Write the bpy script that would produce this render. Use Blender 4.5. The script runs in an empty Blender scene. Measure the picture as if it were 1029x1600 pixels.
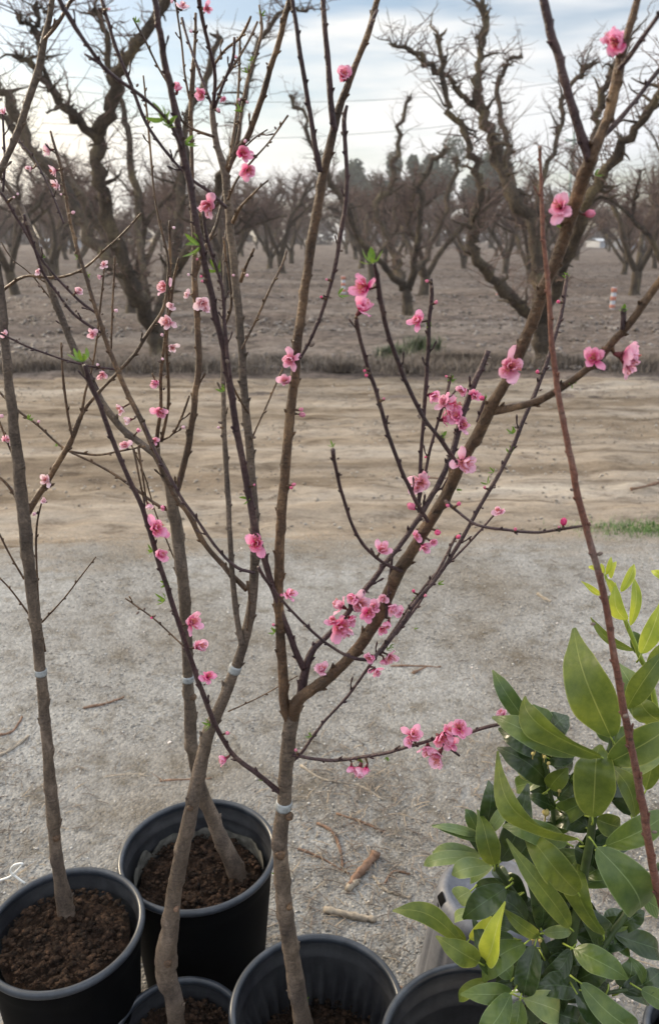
import bpy, math, random
import numpy as np
from mathutils import Vector, Matrix, Quaternion
random.seed(7)
S = bpy.context.scene
COL = S.collection
R = math.radians

# ------------------------------------------------------------------ camera
F, CX, CY = 1250.0, 514.5, 800.0            # focal length and centre in photo pixels
PITCH = R(19.2); HC = 1.55
cam_d = bpy.data.cameras.new('camera'); cam = bpy.data.objects.new('camera', cam_d); COL.objects.link(cam)
cam.location = (0, 0, HC); cam.rotation_euler = (R(90) - PITCH, 0, 0)
cam_d.sensor_fit = 'VERTICAL'; cam_d.sensor_height = 36.0; cam_d.lens = 36.0 * F / 1600
cam_d.clip_start = 0.05; cam_d.clip_end = 2000
cam_d.dof.use_dof = True; cam_d.dof.focus_distance = 1.18; cam_d.dof.aperture_fstop = 7.2
S.camera = cam

# ------------------------------------------------------------------ sky, sun, exposure
SUN_EL, SUN_AZ = R(22), R(-55)              # azimuth from +Y, negative = left
w = bpy.data.worlds.new('World'); S.world = w; w.use_nodes = True
nt = w.node_tree; N = nt.nodes; L = nt.links; N.clear()
out = N.new('ShaderNodeOutputWorld'); bg = N.new('ShaderNodeBackground'); bg2 = N.new('ShaderNodeBackground')
sky = N.new('ShaderNodeTexSky'); sky.sky_type = 'NISHITA'; sky.sun_disc = False
sky.sun_elevation = SUN_EL; sky.sun_rotation = SUN_AZ; sky.dust_density = 1.5
L.new(sky.outputs[0], bg.inputs[0]); bg.inputs[1].default_value = 0.125
tc = N.new('ShaderNodeTexCoord'); mp = N.new('ShaderNodeMapping'); mp.inputs['Scale'].default_value = (1.3, 1.3, 9.0)
mp.inputs['Location'].default_value = (0.35, 0.2, 0.62); mp.inputs['Rotation'].default_value = (0, R(-3), 0)
nz = N.new('ShaderNodeTexNoise'); nz.inputs['Scale'].default_value = 1.6; nz.inputs['Detail'].default_value = 5; nz.inputs['Roughness'].default_value = 0.5
cr = N.new('ShaderNodeValToRGB'); cr.color_ramp.elements[0].position = 0.39; cr.color_ramp.elements[1].position = 0.55
L.new(tc.outputs['Generated'], mp.inputs[0]); L.new(mp.outputs[0], nz.inputs[0]); L.new(nz.outputs[0], cr.inputs[0])
# cloud colour: creamy towards the low sun, cooler away from it
sunv = Vector((math.sin(SUN_AZ)*math.cos(R(14)), math.cos(SUN_AZ)*math.cos(R(14)), math.sin(R(14))))
dp = N.new('ShaderNodeVectorMath'); dp.operation = 'DOT_PRODUCT'; dp.inputs[1].default_value = sunv
L.new(tc.outputs['Generated'], dp.inputs[0])
cc = N.new('ShaderNodeValToRGB'); e = cc.color_ramp.elements
e[0].position = 0.2; e[0].color = (0.74, 0.77, 0.82, 1); e[1].position = 0.90; e[1].color = (1.3, 1.12, 0.84, 1)
m_ = e.new(0.72); m_.color = (0.92, 0.90, 0.85, 1)
L.new(dp.outputs['Value'], cc.inputs[0]); L.new(cc.outputs[0], bg2.inputs[0])
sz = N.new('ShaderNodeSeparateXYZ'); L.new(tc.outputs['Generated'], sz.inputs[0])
mr_ = N.new('ShaderNodeMapRange'); L.new(sz.outputs[2], mr_.inputs[0])       # cloud strength raised overhead, out of view, added to light the scene
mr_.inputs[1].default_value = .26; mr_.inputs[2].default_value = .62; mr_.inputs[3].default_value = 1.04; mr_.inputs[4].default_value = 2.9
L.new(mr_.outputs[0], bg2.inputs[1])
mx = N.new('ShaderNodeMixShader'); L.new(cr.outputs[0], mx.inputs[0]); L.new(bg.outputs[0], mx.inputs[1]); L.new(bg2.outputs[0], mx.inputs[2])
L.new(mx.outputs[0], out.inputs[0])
sd = bpy.data.lights.new('sun', 'SUN'); sun = bpy.data.objects.new('sun', sd); COL.objects.link(sun)
sd.energy = 3.2; sd.angle = R(9); sd.color = (1.0, 0.83, 0.60)
sun.rotation_euler = Vector((math.sin(SUN_AZ)*math.cos(SUN_EL), math.cos(SUN_AZ)*math.cos(SUN_EL), math.sin(SUN_EL))).to_track_quat('Z', 'Y').to_euler()
S.view_settings.view_transform = 'Standard'; S.view_settings.look = 'None'; S.view_settings.exposure = 0.24; S.view_settings.gamma = 1
S.cycles.max_bounces = 6; S.cycles.transparent_max_bounces = 8

# ------------------------------------------------------------------ helpers
def at(px, py, Y):
    u = (px - CX) / F; v = (CY - py) / F
    d = Vector((u, math.cos(PITCH) + v*math.sin(PITCH), -math.sin(PITCH) + v*math.cos(PITCH)))
    t = Y / d.y
    return Vector((0, 0, HC)) + d*t, t
def on_ground(px, py, z=0.0):
    u = (px - CX) / F; v = (CY - py) / F
    d = Vector((u, math.cos(PITCH) + v*math.sin(PITCH), -math.sin(PITCH) + v*math.cos(PITCH)))
    t = (z - HC) / d.z
    return Vector((0, 0, HC)) + d*t, t

class MB:
    def __init__(s): s.v = []; s.f = []; s.mi = []
    def tube(s, pts, rad, n=8, cap=True, mi=0, jit=0.0):
        """pts list of Vectors, rad list"""
        b = len(s.v); m = len(pts)
        up = Vector((0.13, -0.7, 0.31)).normalized()
        for i, p in enumerate(pts):
            t = (pts[min(i+1, m-1)] - pts[max(i-1, 0)])
            if t.length < 1e-9: t = Vector((0, 0, 1))
            t.normalize()
            a = up - t*up.dot(t)
            if a.length < 0.05: a = Vector((1, 0, 0)) - t*t.x
            a.normalize(); up = a; c = t.cross(a)
            for k in range(n):
                th = 2*math.pi*k/n; r = rad[i]*(1 + (random.uniform(-jit, jit) if jit else 0))
                s.v.append(p + a*(math.cos(th)*r) + c*(math.sin(th)*r))
        for i in range(m-1):
            for k in range(n):
                k2 = (k+1) % n
                s.f.append((b+i*n+k, b+i*n+k2, b+(i+1)*n+k2, b+(i+1)*n+k)); s.mi.append(mi)
        if cap:
            s.f.append(tuple(b+k for k in reversed(range(n)))); s.mi.append(mi)
            s.f.append(tuple(b+(m-1)*n+k for k in range(n))); s.mi.append(mi)
    def grid(s, rows, mi=0):
        b = len(s.v); n = len(rows[0])
        for r in rows: s.v.extend(r)
        for i in range(len(rows)-1):
            for j in range(n-1):
                s.f.append((b+i*n+j, b+i*n+j+1, b+(i+1)*n+j+1, b+(i+1)*n+j)); s.mi.append(mi)
    def lathe(s, prof, n=48, mi=0, mod=None, ctr=(0, 0)):
        b = len(s.v); m = len(prof)
        for i, (r, z) in enumerate(prof):
            for k in range(n):
                th = 2*math.pi*k/n; rr = r*(mod(i, th) if mod else 1)
                s.v.append(Vector((ctr[0]+rr*math.cos(th), ctr[1]+rr*math.sin(th), z)))
        for i in range(m-1):
            for k in range(n):
                k2 = (k+1) % n
                s.f.append((b+i*n+k, b+i*n+k2, b+(i+1)*n+k2, b+(i+1)*n+k)); s.mi.append(mi)
    def box(s, lo, hi, mi=0):
        b = len(s.v)
        for z in (lo[2], hi[2]):
            for (x, y) in ((lo[0], lo[1]), (hi[0], lo[1]), (hi[0], hi[1]), (lo[0], hi[1])): s.v.append(Vector((x, y, z)))
        for f in ((3, 2, 1, 0), (4, 5, 6, 7), (0, 1, 5, 4), (1, 2, 6, 5), (2, 3, 7, 6), (3, 0, 4, 7)):
            s.f.append(tuple(b+i for i in f)); s.mi.append(mi)
    def mesh(s, name, mats, off=Vector((0, 0, 0)), smooth=True):
        me = bpy.data.meshes.new(name)
        me.from_pydata([tuple(p-off) for p in s.v], [], s.f)
        for m in (mats if isinstance(mats, (list, tuple)) else [mats]): me.materials.append(m)
        if any(s.mi): me.polygons.foreach_set('material_index', s.mi)
        if smooth: me.polygons.foreach_set('use_smooth', [True]*len(me.polygons))
        me.update(); return me
    def build(s, name, mats, parent=None, off=None, smooth=True):
        """vertices are given in world space; the object sits at its parent's base"""
        o0 = off if off is not None else (Vector(parent.location) if parent else Vector((0, 0, 0)))
        o = bpy.data.objects.new(name, s.mesh(name, mats, o0, smooth)); COL.objects.link(o)
        if parent: o.parent = parent
        elif off is not None: o.location = off
        return o
def link(name, me, parent=None, loc=(0, 0, 0)):
    o = bpy.data.objects.new(name, me); COL.objects.link(o); o.location = loc
    if parent: o.parent = parent
    return o
def tag(o, label=None, cat=None, group=None, kind=None):
    if label: o['label'] = label
    if cat: o['category'] = cat
    if group: o['group'] = group
    if kind: o['kind'] = kind
    return o
def thing(name, loc, label, cat, group=None):
    o = bpy.data.objects.new(name, None); COL.objects.link(o); o.location = loc; o.empty_display_size = 0.05
    return tag(o, label, cat, group)

def vnoise(x, y, seed=0):
    """vectorised 2-D value noise in -1..1"""
    xi = np.floor(x).astype(np.int64); yi = np.floor(y).astype(np.int64); fx = x-xi; fy = y-yi
    fx = fx*fx*(3-2*fx); fy = fy*fy*(3-2*fy)
    def h(a, b):
        n = (a*374761393 + b*668265263 + seed*1442695041) & 0x7fffffff
        n = ((n ^ (n >> 13))*1274126177) & 0x7fffffff
        n = n ^ (n >> 16)
        return (n & 0xffff)/32767.5-1
    return (h(xi, yi)*(1-fx)+h(xi+1, yi)*fx)*(1-fy)+(h(xi, yi+1)*(1-fx)+h(xi+1, yi+1)*fx)*fy
def fbm(x, y, oct=4, seed=0):
    s = 0; a = 1; tot = 0
    for i in range(oct):
        s = s+a*vnoise(x*2**i, y*2**i, seed+i*17); tot += a; a *= .5
    return s/tot
def np_mesh(name, v, f, mats, smooth=True):
    me = bpy.data.meshes.new(name)
    v = np.asarray(v, dtype=np.float32); f = np.asarray(f, dtype=np.int32); k = f.shape[1]
    me.vertices.add(len(v)); me.vertices.foreach_set('co', v.ravel())
    me.loops.add(f.size); me.loops.foreach_set('vertex_index', f.ravel())
    me.polygons.add(len(f)); me.polygons.foreach_set('loop_start', np.arange(0, f.size, k, dtype=np.int32))
    me.update(calc_edges=True)
    if smooth: me.polygons.foreach_set('use_smooth', np.ones(len(f), dtype=bool))
    for m in mats: me.materials.append(m)
    me.validate(); return me

# ------------------------------------------------------------------ materials
def mat(name, build):
    m = bpy.data.materials.new(name); m.use_nodes = True; t = m.node_tree
    b = t.nodes['Principled BSDF']; build(t, b, t.nodes.new, t.links.new); return m
def ramp(nn, fac, stops, t):
    r = nn('ShaderNodeValToRGB'); els = r.color_ramp.elements
    while len(els) < len(stops): els.new(0.5)
    for e_, (p, c) in zip(els, stops): e_.position = p; e_.color = (*c, 1)
    t.links.new(fac, r.inputs[0]); return r.outputs[0]
def noise(t, scale, detail=4, rough=.55, coord='Object', vec=None, stretch=None, dist=0.0):
    nn = t.nodes.new
    tc = nn('ShaderNodeTexCoord'); n = nn('ShaderNodeTexNoise'); n.inputs['Scale'].default_value = scale
    n.inputs['Detail'].default_value = detail; n.inputs['Roughness'].default_value = rough; n.inputs['Distortion'].default_value = dist
    src = tc.outputs[coord]
    if stretch:
        mp = nn('ShaderNodeMapping'); mp.inputs['Scale'].default_value = stretch; t.links.new(src, mp.inputs[0]); src = mp.outputs[0]
    t.links.new(src, n.inputs[0]); return n.outputs[0]
def bump(t, b, h, strength, dist=0.01):
    bp = t.nodes.new('ShaderNodeBump'); bp.inputs['Strength'].default_value = strength; bp.inputs['Distance'].default_value = dist
    t.links.new(h, bp.inputs['Height']); t.links.new(bp.outputs[0], b.inputs['Normal']); return bp
def mixc(t, a, b_, fac, mode='MIX'):
    m = t.nodes.new('ShaderNodeMix'); m.data_type = 'RGBA'; m.blend_type = mode
    for sock, val in ((m.inputs[0], fac), (m.inputs[6], a), (m.inputs[7], b_)):
        if hasattr(val, 'links'): t.links.new(val, sock)
        else: sock.default_value = val if not isinstance(val, tuple) else (*val, 1)[:4]
    return m.outputs[2]
def bark(name, c1, c2, c3, rough=.75, sc=1.0, bs=.5):
    def f(t, b, nn, ll):
        n1 = noise(t, 38*sc, 5, .65, stretch=(1, 1, .45)); n2 = noise(t, 260*sc, 3, .7); n3 = noise(t, 9*sc, 2)
        c = ramp(nn, n1, [(.3, c1), (.52, c2), (.72, c3)], t)
        c = mixc(t, c, ramp(nn, n2, [(.35, (.55, .55, .55)), (.62, (1.15, 1.12, 1.08))], t), .8, 'MULTIPLY')
        c = mixc(t, c, ramp(nn, n3, [(.35, (.8, .8, .85)), (.65, (1.15, 1.1, 1.0))], t), .8, 'MULTIPLY')
        n4 = noise(t, 55*sc, 4, .6, stretch=(.7, .7, 3.2))
        c = mixc(t, c, ramp(nn, n4, [(.34, (.48, .46, .46)), (.42, (1, 1, 1)), (.62, (1, 1, 1)), (.72, (1.4, 1.36, 1.28))], t), .75, 'MULTIPLY')
        ll(c, b.inputs['Base Color']); b.inputs['Roughness'].default_value = rough
        b.inputs['Specular IOR Level'].default_value = .35
        hb = t.nodes.new('ShaderNodeMath'); hb.operation = 'ADD'; ll(n1, hb.inputs[0]); ll(n2, hb.inputs[1])
        bump(t, b, hb.outputs[0], bs, .004/sc)
    return mat(name, f)
M = {}
M['bark_grey'] = bark('grey nursery bark', (.055, .040, .031), (.130, .100, .078), (.235, .185, .148), .58, bs=.9)
M['bark_brown'] = bark('brown branch bark', (.036, .022, .014), (.105, .062, .036), (.26, .165, .09), .40, bs=.8)
M['bark_purple'] = bark('dark purple shoot bark', (.030, .016, .019), (.062, .034, .038), (.12, .08, .07), .38, bs=.7)
M['bark_red'] = bark('red brown shoot bark', (.095, .036, .028), (.17, .075, .055), (.24, .17, .145), .5)
M['bark_old'] = bark('old orchard bark', (.034, .026, .020), (.085, .066, .048), (.18, .15, .085), .9, .12, 1.0)
M['twig_old'] = bark('orchard twig bark', (.085, .056, .050), (.155, .108, .096), (.23, .170, .152), .9, .2, .2)
def f_petal(c0, c1, c2):
    def f(t, b, nn, ll):
        tc = nn('ShaderNodeTexCoord'); ln = nn('ShaderNodeVectorMath'); ln.operation = 'LENGTH'; ll(tc.outputs['Object'], ln.inputs[0])
        n = noise(t, 7, 3, .6); ad = nn('ShaderNodeMath'); ad.operation = 'MULTIPLY_ADD'; ll(n, ad.inputs[0]); ad.inputs[1].default_value = .35
        ll(ln.outputs['Value'], ad.inputs[2])
        c = ramp(nn, ad.outputs[0], [(.30, c0), (.48, c1), (.88, c2)], t)
        oi = nn('ShaderNodeObjectInfo'); hs = nn('ShaderNodeHueSaturation'); mr = nn('ShaderNodeMapRange'); ll(oi.outputs['Random'], mr.inputs[0])
        mr.inputs[3].default_value = .70; mr.inputs[4].default_value = 1.15; ll(mr.outputs[0], hs.inputs['Saturation']); mh = nn('ShaderNodeMapRange'); ll(n, mh.inputs[0]); mh.inputs[1].default_value = .35; mh.inputs[2].default_value = .65; mh.inputs[3].default_value = .485; mh.inputs[4].default_value = .51; ll(mh.outputs[0], hs.inputs['Hue']); ll(c, hs.inputs['Color'])
        ll(hs.outputs[0], b.inputs['Base Color']); b.inputs['Roughness'].default_value = .8; b.inputs['Specular IOR Level'].default_value = .12
        tr = nn('ShaderNodeBsdfTranslucent'); ll(hs.outputs[0], tr.inputs[0]); ms = nn('ShaderNodeMixShader'); ms.inputs[0].default_value = .38
        ll(b.outputs[0], ms.inputs[1]); ll(tr.outputs[0], ms.inputs[2]); ll(ms.outputs[0], t.nodes['Material Output'].inputs[0])
    return f
M['petal'] = mat('pink petal', f_petal((.40, .012, .055), (.78, .14, .31), (.90, .45, .62)))
M['petal_pale'] = mat('pale pink petal', f_petal((.52, .09, .17), (.84, .40, .50), (.92, .66, .74)))
def plain(name, c, rough=.6, spec=.4, var=.15, sc=30, bs=0, metallic=0):
    def f(t, b, nn, ll):
        n = noise(t, sc, 4)
        lo = tuple(x*(1-var) for x in c); hi = tuple(min(1, x*(1+var)) for x in c)
        ll(ramp(nn, n, [(.3, lo), (.7, hi)], t), b.inputs['Base Color']); b.inputs['Roughness'].default_value = rough
        b.inputs['Specular IOR Level'].default_value = spec; b.inputs['Metallic'].default_value = metallic
        if bs: bump(t, b, n, bs, .003)
    return mat(name, f)
M['calyx'] = plain('dark red calyx', (.11, .022, .025), .7)
M['stamen'] = plain('stamens', (.62, .20, .16), .6)
M['budfuzz'] = plain('fuzzy grey bud', (.17, .13, .11), .9, .2, .35, 200)
M['bud_pink'] = mat('pink bud', f_petal((.30, .03, .06), (.58, .07, .16), (.78, .18, .32)))
M['tape'] = plain('grafting tape', (.27, .285, .29), .5, .3, .35, 90)
def f_leaf(c0, c1, trans, rough, vein):
    def f(t, b, nn, ll):
        n = noise(t, 55, 5, .7); n2 = noise(t, 14, 3)
        c = ramp(nn, n, [(.3, c0), (.7, c1)], t)
        c = mixc(t, c, ramp(nn, n2, [(.3, (.62, .70, .78)), (.7, (1.4, 1.25, .85))], t), .9, 'MULTIPLY')
        uv = nn('ShaderNodeUVMap'); sx = nn('ShaderNodeSeparateXYZ'); ll(uv.outputs[0], sx.inputs[0])
        # midrib and pale margin from the blade's own coordinates
        ab = nn('ShaderNodeMath'); ab.operation = 'ABSOLUTE'; ll(sx.outputs[0], ab.inputs[0])
        mr = ramp(nn, ab.outputs[0], [(0.0, (.7, .7, .7)), (.045, (0, 0, 0)), (.93, (0, 0, 0)), (1.0, (.8, .8, .8))], t)
        c = mixc(t, c, vein, mr)
        # side veins
        wv = nn('ShaderNodeMath'); wv.operation = 'MULTIPLY_ADD'; ll(ab.outputs[0], wv.inputs[0]); wv.inputs[1].default_value = -.22; ll(sx.outputs[1], wv.inputs[2])
        sn = nn('ShaderNodeMath'); sn.operation = 'SINE'; m2 = nn('ShaderNodeMath'); m2.operation = 'MULTIPLY'; m2.inputs[1].default_value = 50; ll(wv.outputs[0], m2.inputs[0]); ll(m2.outputs[0], sn.inputs[0])
        bump(t, b, sn.outputs[0], .10, .0010)
        ll(c, b.inputs['Base Color']); b.inputs['Roughness'].default_value = rough; b.inputs['Specular IOR Level'].default_value = .45
        tr = nn('ShaderNodeBsdfTranslucent'); hs = nn('ShaderNodeHueSaturation'); hs.inputs['Value'].default_value = 1.3; hs.inputs['Hue'].default_value = .485; ll(c, hs.inputs['Color']); ll(hs.outputs[0], tr.inputs[0])
        ms = nn('ShaderNodeMixShader'); ms.inputs[0].default_value = trans
        ll(b.outputs[0], ms.inputs[1]); ll(tr.outputs[0], ms.inputs[2]); ll(ms.outputs[0], t.nodes['Material Output'].inputs[0])
    return f
M['leaf_D'] = mat('dark citrus leaf', f_leaf((.016, .034, .010), (.036, .062, .018), .12, .27, (.09, .14, .06)))
M['leaf_G'] = mat('green citrus leaf', f_leaf((.050, .092, .022), (.095, .145, .038), .25, .32, (.22, .29, .12)))
M['leaf_L'] = mat('pale green citrus leaf', f_leaf((.14, .20, .08), (.23, .29, .12), .25, .38, (.36, .40, .2)))
M['leaf_O'] = mat('olive citrus leaf underside', f_leaf((.070, .110, .018), (.135, .185, .034), .42, .45, (.30, .33, .09)))
M['leaf_Y'] = mat('young yellow green citrus leaf', f_leaf((.28, .36, .045), (.40, .47, .07), .45, .42, (.62, .66, .25)))
M['leaf_new'] = mat('fresh peach leaf', f_leaf((.07, .15, .02), (.14, .26, .04), .35, .4, (.25, .35, .08)))
M['stem_green'] = plain('dark green citrus stem', (.045, .07, .02), .5, .4, .3, 60, .2)
M['stem_young'] = plain('yellow green young stem', (.26, .33, .05), .5, .4, .2, 60)
def f_pot(base, dustc, rough, spec=.5):
    def f(t, b, nn, ll):
        n = noise(t, 14, 5, .7); n2 = noise(t, 160, 3, .7); n3 = noise(t, 6, 4, .6, stretch=(6, 6, 1))
        c = ramp(nn, n, [(.35, base), (.75, dustc)], t)
        c = mixc(t, c, ramp(nn, n2, [(.3, (.8, .8, .8)), (.7, (1.25, 1.25, 1.25))], t), .7, 'MULTIPLY')
        c = mixc(t, c, ramp(nn, n3, [(.4, (.85, .85, .85)), (.75, (1.5, 1.45, 1.4))], t), .6, 'MULTIPLY')
        ll(c, b.inputs['Base Color']); b.inputs['Roughness'].default_value = rough; b.inputs['Specular IOR Level'].default_value = spec
        bump(t, b, n2, .15, .001)
    return f
M['pot_black'] = mat('black pot plastic', f_pot((.0015, .0016, .002), (.0035, .0038, .0048), .6, .04))
M['pot_inner'] = mat('dusty highlit inner pot plastic', f_pot((.014, .015, .019), (.050, .053, .058), .4, .45))  # dusty grey, made paler so highlights are put into the colour
M['pot_rim'] = mat('highlit pot rim plastic', f_pot((.014, .018, .025), (.042, .050, .064), .36))  # blue-grey highlights along the rim are put into its base colour
M['pot_grey'] = mat('faded grey pot plastic', f_pot((.085, .090, .105), (.145, .150, .168), .5))
M['pot_white'] = mat('white pot plastic', f_pot((.62, .60, .58), (.72, .70, .68), .4))
M['hole'] = plain('hole dark', (.006, .006, .006), .95, .05)
M['lime'] = plain('lime crust', (.115, .112, .10), .95, .1, .5, 60, .5)
def f_soil(t, b, nn, ll):
    n = noise(t, 60, 6, .7); n2 = noise(t, 350, 3, .7)
    c = ramp(nn, n, [(.34, (.006, .004, .003)), (.5, (.026, .016, .011)), (.72, (.095, .057, .037))], t)
    c = mixc(t, c, ramp(nn, n2, [(.35, (.5, .5, .5)), (.65, (1.5, 1.4, 1.3))], t), .8, 'MULTIPLY')
    ll(c, b.inputs['Base Color']); b.inputs['Roughness'].default_value = .95; b.inputs['Specular IOR Level'].default_value = .15
    bump(t, b, n2, .8, .006)
M['soil'] = mat('potting soil', f_soil)
def f_gravel(t, b, nn, ll):
    n = noise(t, 1.1, 5, .6); n2 = noise(t, 150, 3, .8); n4 = noise(t, 9, 5, .7)
    tc = nn('ShaderNodeTexCoord'); vo = nn('ShaderNodeTexVoronoi'); vo.inputs['Scale'].default_value = 130; ll(tc.outputs['Object'], vo.inputs[0])
    sp = ramp(nn, vo.outputs['Color'], [(.1, (.62, .60, .57)), (.5, (1, 1, .99)), (.9, (1.45, 1.42, 1.36))], t)
    c = ramp(nn, n, [(.36, (.165, .149, .128)), (.5, (.206, .200, .190)), (.64, (.265, .263, .256))], t)
    c = mixc(t, c, sp, .75, 'MULTIPLY')
    c = mixc(t, c, ramp(nn, n4, [(.34, (.62, .57, .50)), (.5, (1, 1, 1)), (.7, (1.18, 1.18, 1.18))], t), .9, 'MULTIPLY')
    # brown dirt tracked on to the gravel towards its far edge
    sx = nn('ShaderNodeSeparateXYZ'); ll(tc.outputs['Object'], sx.inputs[0]); e1 = nn('ShaderNodeMath'); e1.operation = 'MULTIPLY_ADD'; ll(sx.outputs[0], e1.inputs[0]); e1.inputs[1].default_value = -.055; ll(sx.outputs[1], e1.inputs[2])
    n6 = noise(t, 3.0, 6, .75, stretch=(.5, 1.6, 1)); e2 = nn('ShaderNodeMath'); e2.operation = 'MULTIPLY_ADD'; ll(n6, e2.inputs[0]); e2.inputs[1].default_value = 2.2; ll(e1.outputs[0], e2.inputs[2])
    mr2 = nn('ShaderNodeMapRange'); ll(e2.outputs[0], mr2.inputs[0]); mr2.inputs[1].default_value = 4.75; mr2.inputs[2].default_value = 5.45; mr2.inputs[4].default_value = .9
    c = mixc(t, c, (.225, .182, .135), mr2.outputs[0])
    ll(c, b.inputs['Base Color']); b.inputs['Roughness'].default_value = .95; b.inputs['Specular IOR Level'].default_value = .2
    ad = nn('ShaderNodeMath'); ad.operation = 'MULTIPLY_ADD'; ll(vo.outputs['Distance'], ad.inputs[0]); ad.inputs[1].default_value = -1.4; ll(n2, ad.inputs[2])
    bump(t, b, ad.outputs[0], .65, .005)
M['gravel'] = mat('packed gravel', f_gravel)
def f_track(t, b, nn, ll):
    # wheel-worn bands run along the track
    n = noise(t, 1.0, 6, .62, stretch=(.20, 1.6, 1), dist=.35); n2 = noise(t, 5.0, 7, .80, stretch=(.6, 1.4, 1), dist=.2); n3 = noise(t, 60, 4, .7); n5 = noise(t, 2.2, 6, .7)
    c = ramp(nn, n, [(.34, (.165, .128, .094)), (.46, (.255, .208, .158)), (.56, (.325, .277, .225)), (.68, (.385, .35, .305))], t)
    c = mixc(t, c, ramp(nn, n2, [(.38, (.52, .48, .45)), (.48, (.95, .95, .95)), (.66, (1.22, 1.2, 1.16))], t), .85, 'MULTIPLY')
    c = mixc(t, c, ramp(nn, n3, [(.3, (.8, .8, .78)), (.7, (1.15, 1.15, 1.15))], t), .8, 'MULTIPLY')
    c = mixc(t, c, ramp(nn, n5, [(.35, (.78, .75, .72)), (.65, (1.1, 1.1, 1.1))], t), .7, 'MULTIPLY')
    n7 = noise(t, 1.0, 4, .6, stretch=(.20, 5.0, 1), dist=.5); n8 = noise(t, .9, 2)
    c = mixc(t, c, ramp(nn, n7, [(.38, (.50, .46, .42)), (.46, (1, 1, 1)), (.60, (1, 1, 1)), (.68, (1.25, 1.23, 1.2))], t), ramp(nn, n8, [(.38, (.2, .2, .2)), (.6, (1, 1, 1))], t), 'MULTIPLY')
    ll(c, b.inputs['Base Color']); b.inputs['Roughness'].default_value = .95; b.inputs['Specular IOR Level'].default_value = .15
    bump(t, b, n2, .9, .05)
M['track'] = mat('dirt track', f_track)
def f_floor(t, b, nn, ll):
    n = noise(t, .35, 5, .6, stretch=(.5, 1.6, 1)); n2 = noise(t, 4.5, 7, .82, stretch=(.7, 1.1, 1)); n3 = noise(t, 25, 5, .75)
    c = ramp(nn, n, [(.3, (.105, .080, .066)), (.5, (.160, .130, .112)), (.7, (.225, .195, .172))], t)
    c = mixc(t, c, ramp(nn, n2, [(.40, (.34, .32, .31)), (.50, (.95, .95, .95)), (.66, (1.5, 1.48, 1.45))], t), .9, 'MULTIPLY')
    c = mixc(t, c, ramp(nn, n3, [(.35, (.6, .6, .6)), (.65, (1.3, 1.3, 1.3))], t), .8, 'MULTIPLY')
    ll(c, b.inputs['Base Color']); b.inputs['Roughness'].default_value = 1; b.inputs['Specular IOR Level'].default_value = .1
    bump(t, b, n2, .8, .08)
M['floor'] = mat('orchard floor soil', f_floor)
def f_peb(t, b, nn, ll):
    g = nn('ShaderNodeNewGeometry'); c = ramp(nn, g.outputs['Random Per Island'], [(0, (.13, .12, .11)), (.3, (.25, .235, .215)), (.6, (.31, .30, .285)), (.85, (.40, .37, .32)), (1, (.55, .54, .52))], t)
    ll(c, b.inputs['Base Color']); b.inputs['Roughness'].default_value = .9
M['pebble'] = mat('pebbles', f_peb)
def f_dry(t, b, nn, ll):
    g = nn('ShaderNodeNewGeometry'); c = ramp(nn, g.outputs['Random Per Island'], [(0, (.075, .06, .05)), (.5, (.16, .13, .11)), (.8, (.24, .195, .15)), (1, (.34, .27, .19))], t)
    ll(c, b.inputs['Base Color']); b.inputs['Roughness'].default_value = .95
M['dry'] = mat('dry weeds', f_dry)
def f_grass(t, b, nn, ll):
    g = nn('ShaderNodeNewGeometry'); c = ramp(nn, g.outputs['Random Per Island'], [(0, (.04, .10, .018)), (.6, (.08, .19, .03)), (1, (.15, .21, .06))], t)
    ll(c, b.inputs['Base Color']); b.inputs['Roughness'].default_value = .7
M['grass'] = mat('grass blades', f_grass)
M['ever'] = plain('evergreen foliage', (.085, .10, .075), .9, .1, .5, .8)  # lightened so that distance haze is put into the foliage colour
M['wood'] = plain('brown dead wood', (.17, .105, .072), .85, .2, .4, 60, .4)
M['wood_pale'] = plain('weathered stick', (.28, .24, .19), .9, .2, .35, 80, .4)
M['white'] = plain('white painted metal', (.38, .40, .44), .5)
M['orange'] = plain('orange plastic', (.50, .20, .14), .5, .4, .1)
M['pale_metal'] = plain('pale green pole', (.34, .42, .38), .6)
M['roofing'] = plain('pale blue roofing', (.50, .58, .66), .5)
M['wire'] = plain('black wire', (.10, .11, .13), .7)
M['tie'] = plain('white plastic tie', (.75, .75, .72), .4)

# ------------------------------------------------------------------ ground, track, gravel
ys = np.concatenate([[-12, -4, 0.5, 2, 4, 6, 8], np.geomspace(9.0, 172, 300)])
ss = np.linspace(-1.1, 1.1, 360)
X = np.outer(np.maximum(ys, 14), ss); Yg = np.repeat(ys[:, None], len(ss), 1)
amp = np.clip((Yg-9.0)/1.2, 0, 1)*np.clip(1.2-Yg/160, .25, 1)
Z = -.06+.06*np.clip((Yg-8.6)/.9, 0, 1) + amp*(.08*fbm(X*1.1, Yg*1.6, 5, 3)+.07*np.maximum(0, fbm(X*4, Yg*4, 3, 9))+.02*np.sin(Yg*2*math.pi/5.6+.8))
nv, nh = Yg.shape
idx = np.arange(nv*nh).reshape(nv, nh)
def quads(idx): return np.stack([idx[:-1, :-1], idx[:-1, 1:], idx[1:, 1:], idx[1:, :-1]], -1).reshape(-1, 4)
tag(link('ground', np_mesh('ground', np.stack([X, Yg, Z], -1).reshape(-1, 3), quads(idx), [M['floor']])), 'brown orchard floor of bare tilled soil', None, None, 'structure')
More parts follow.
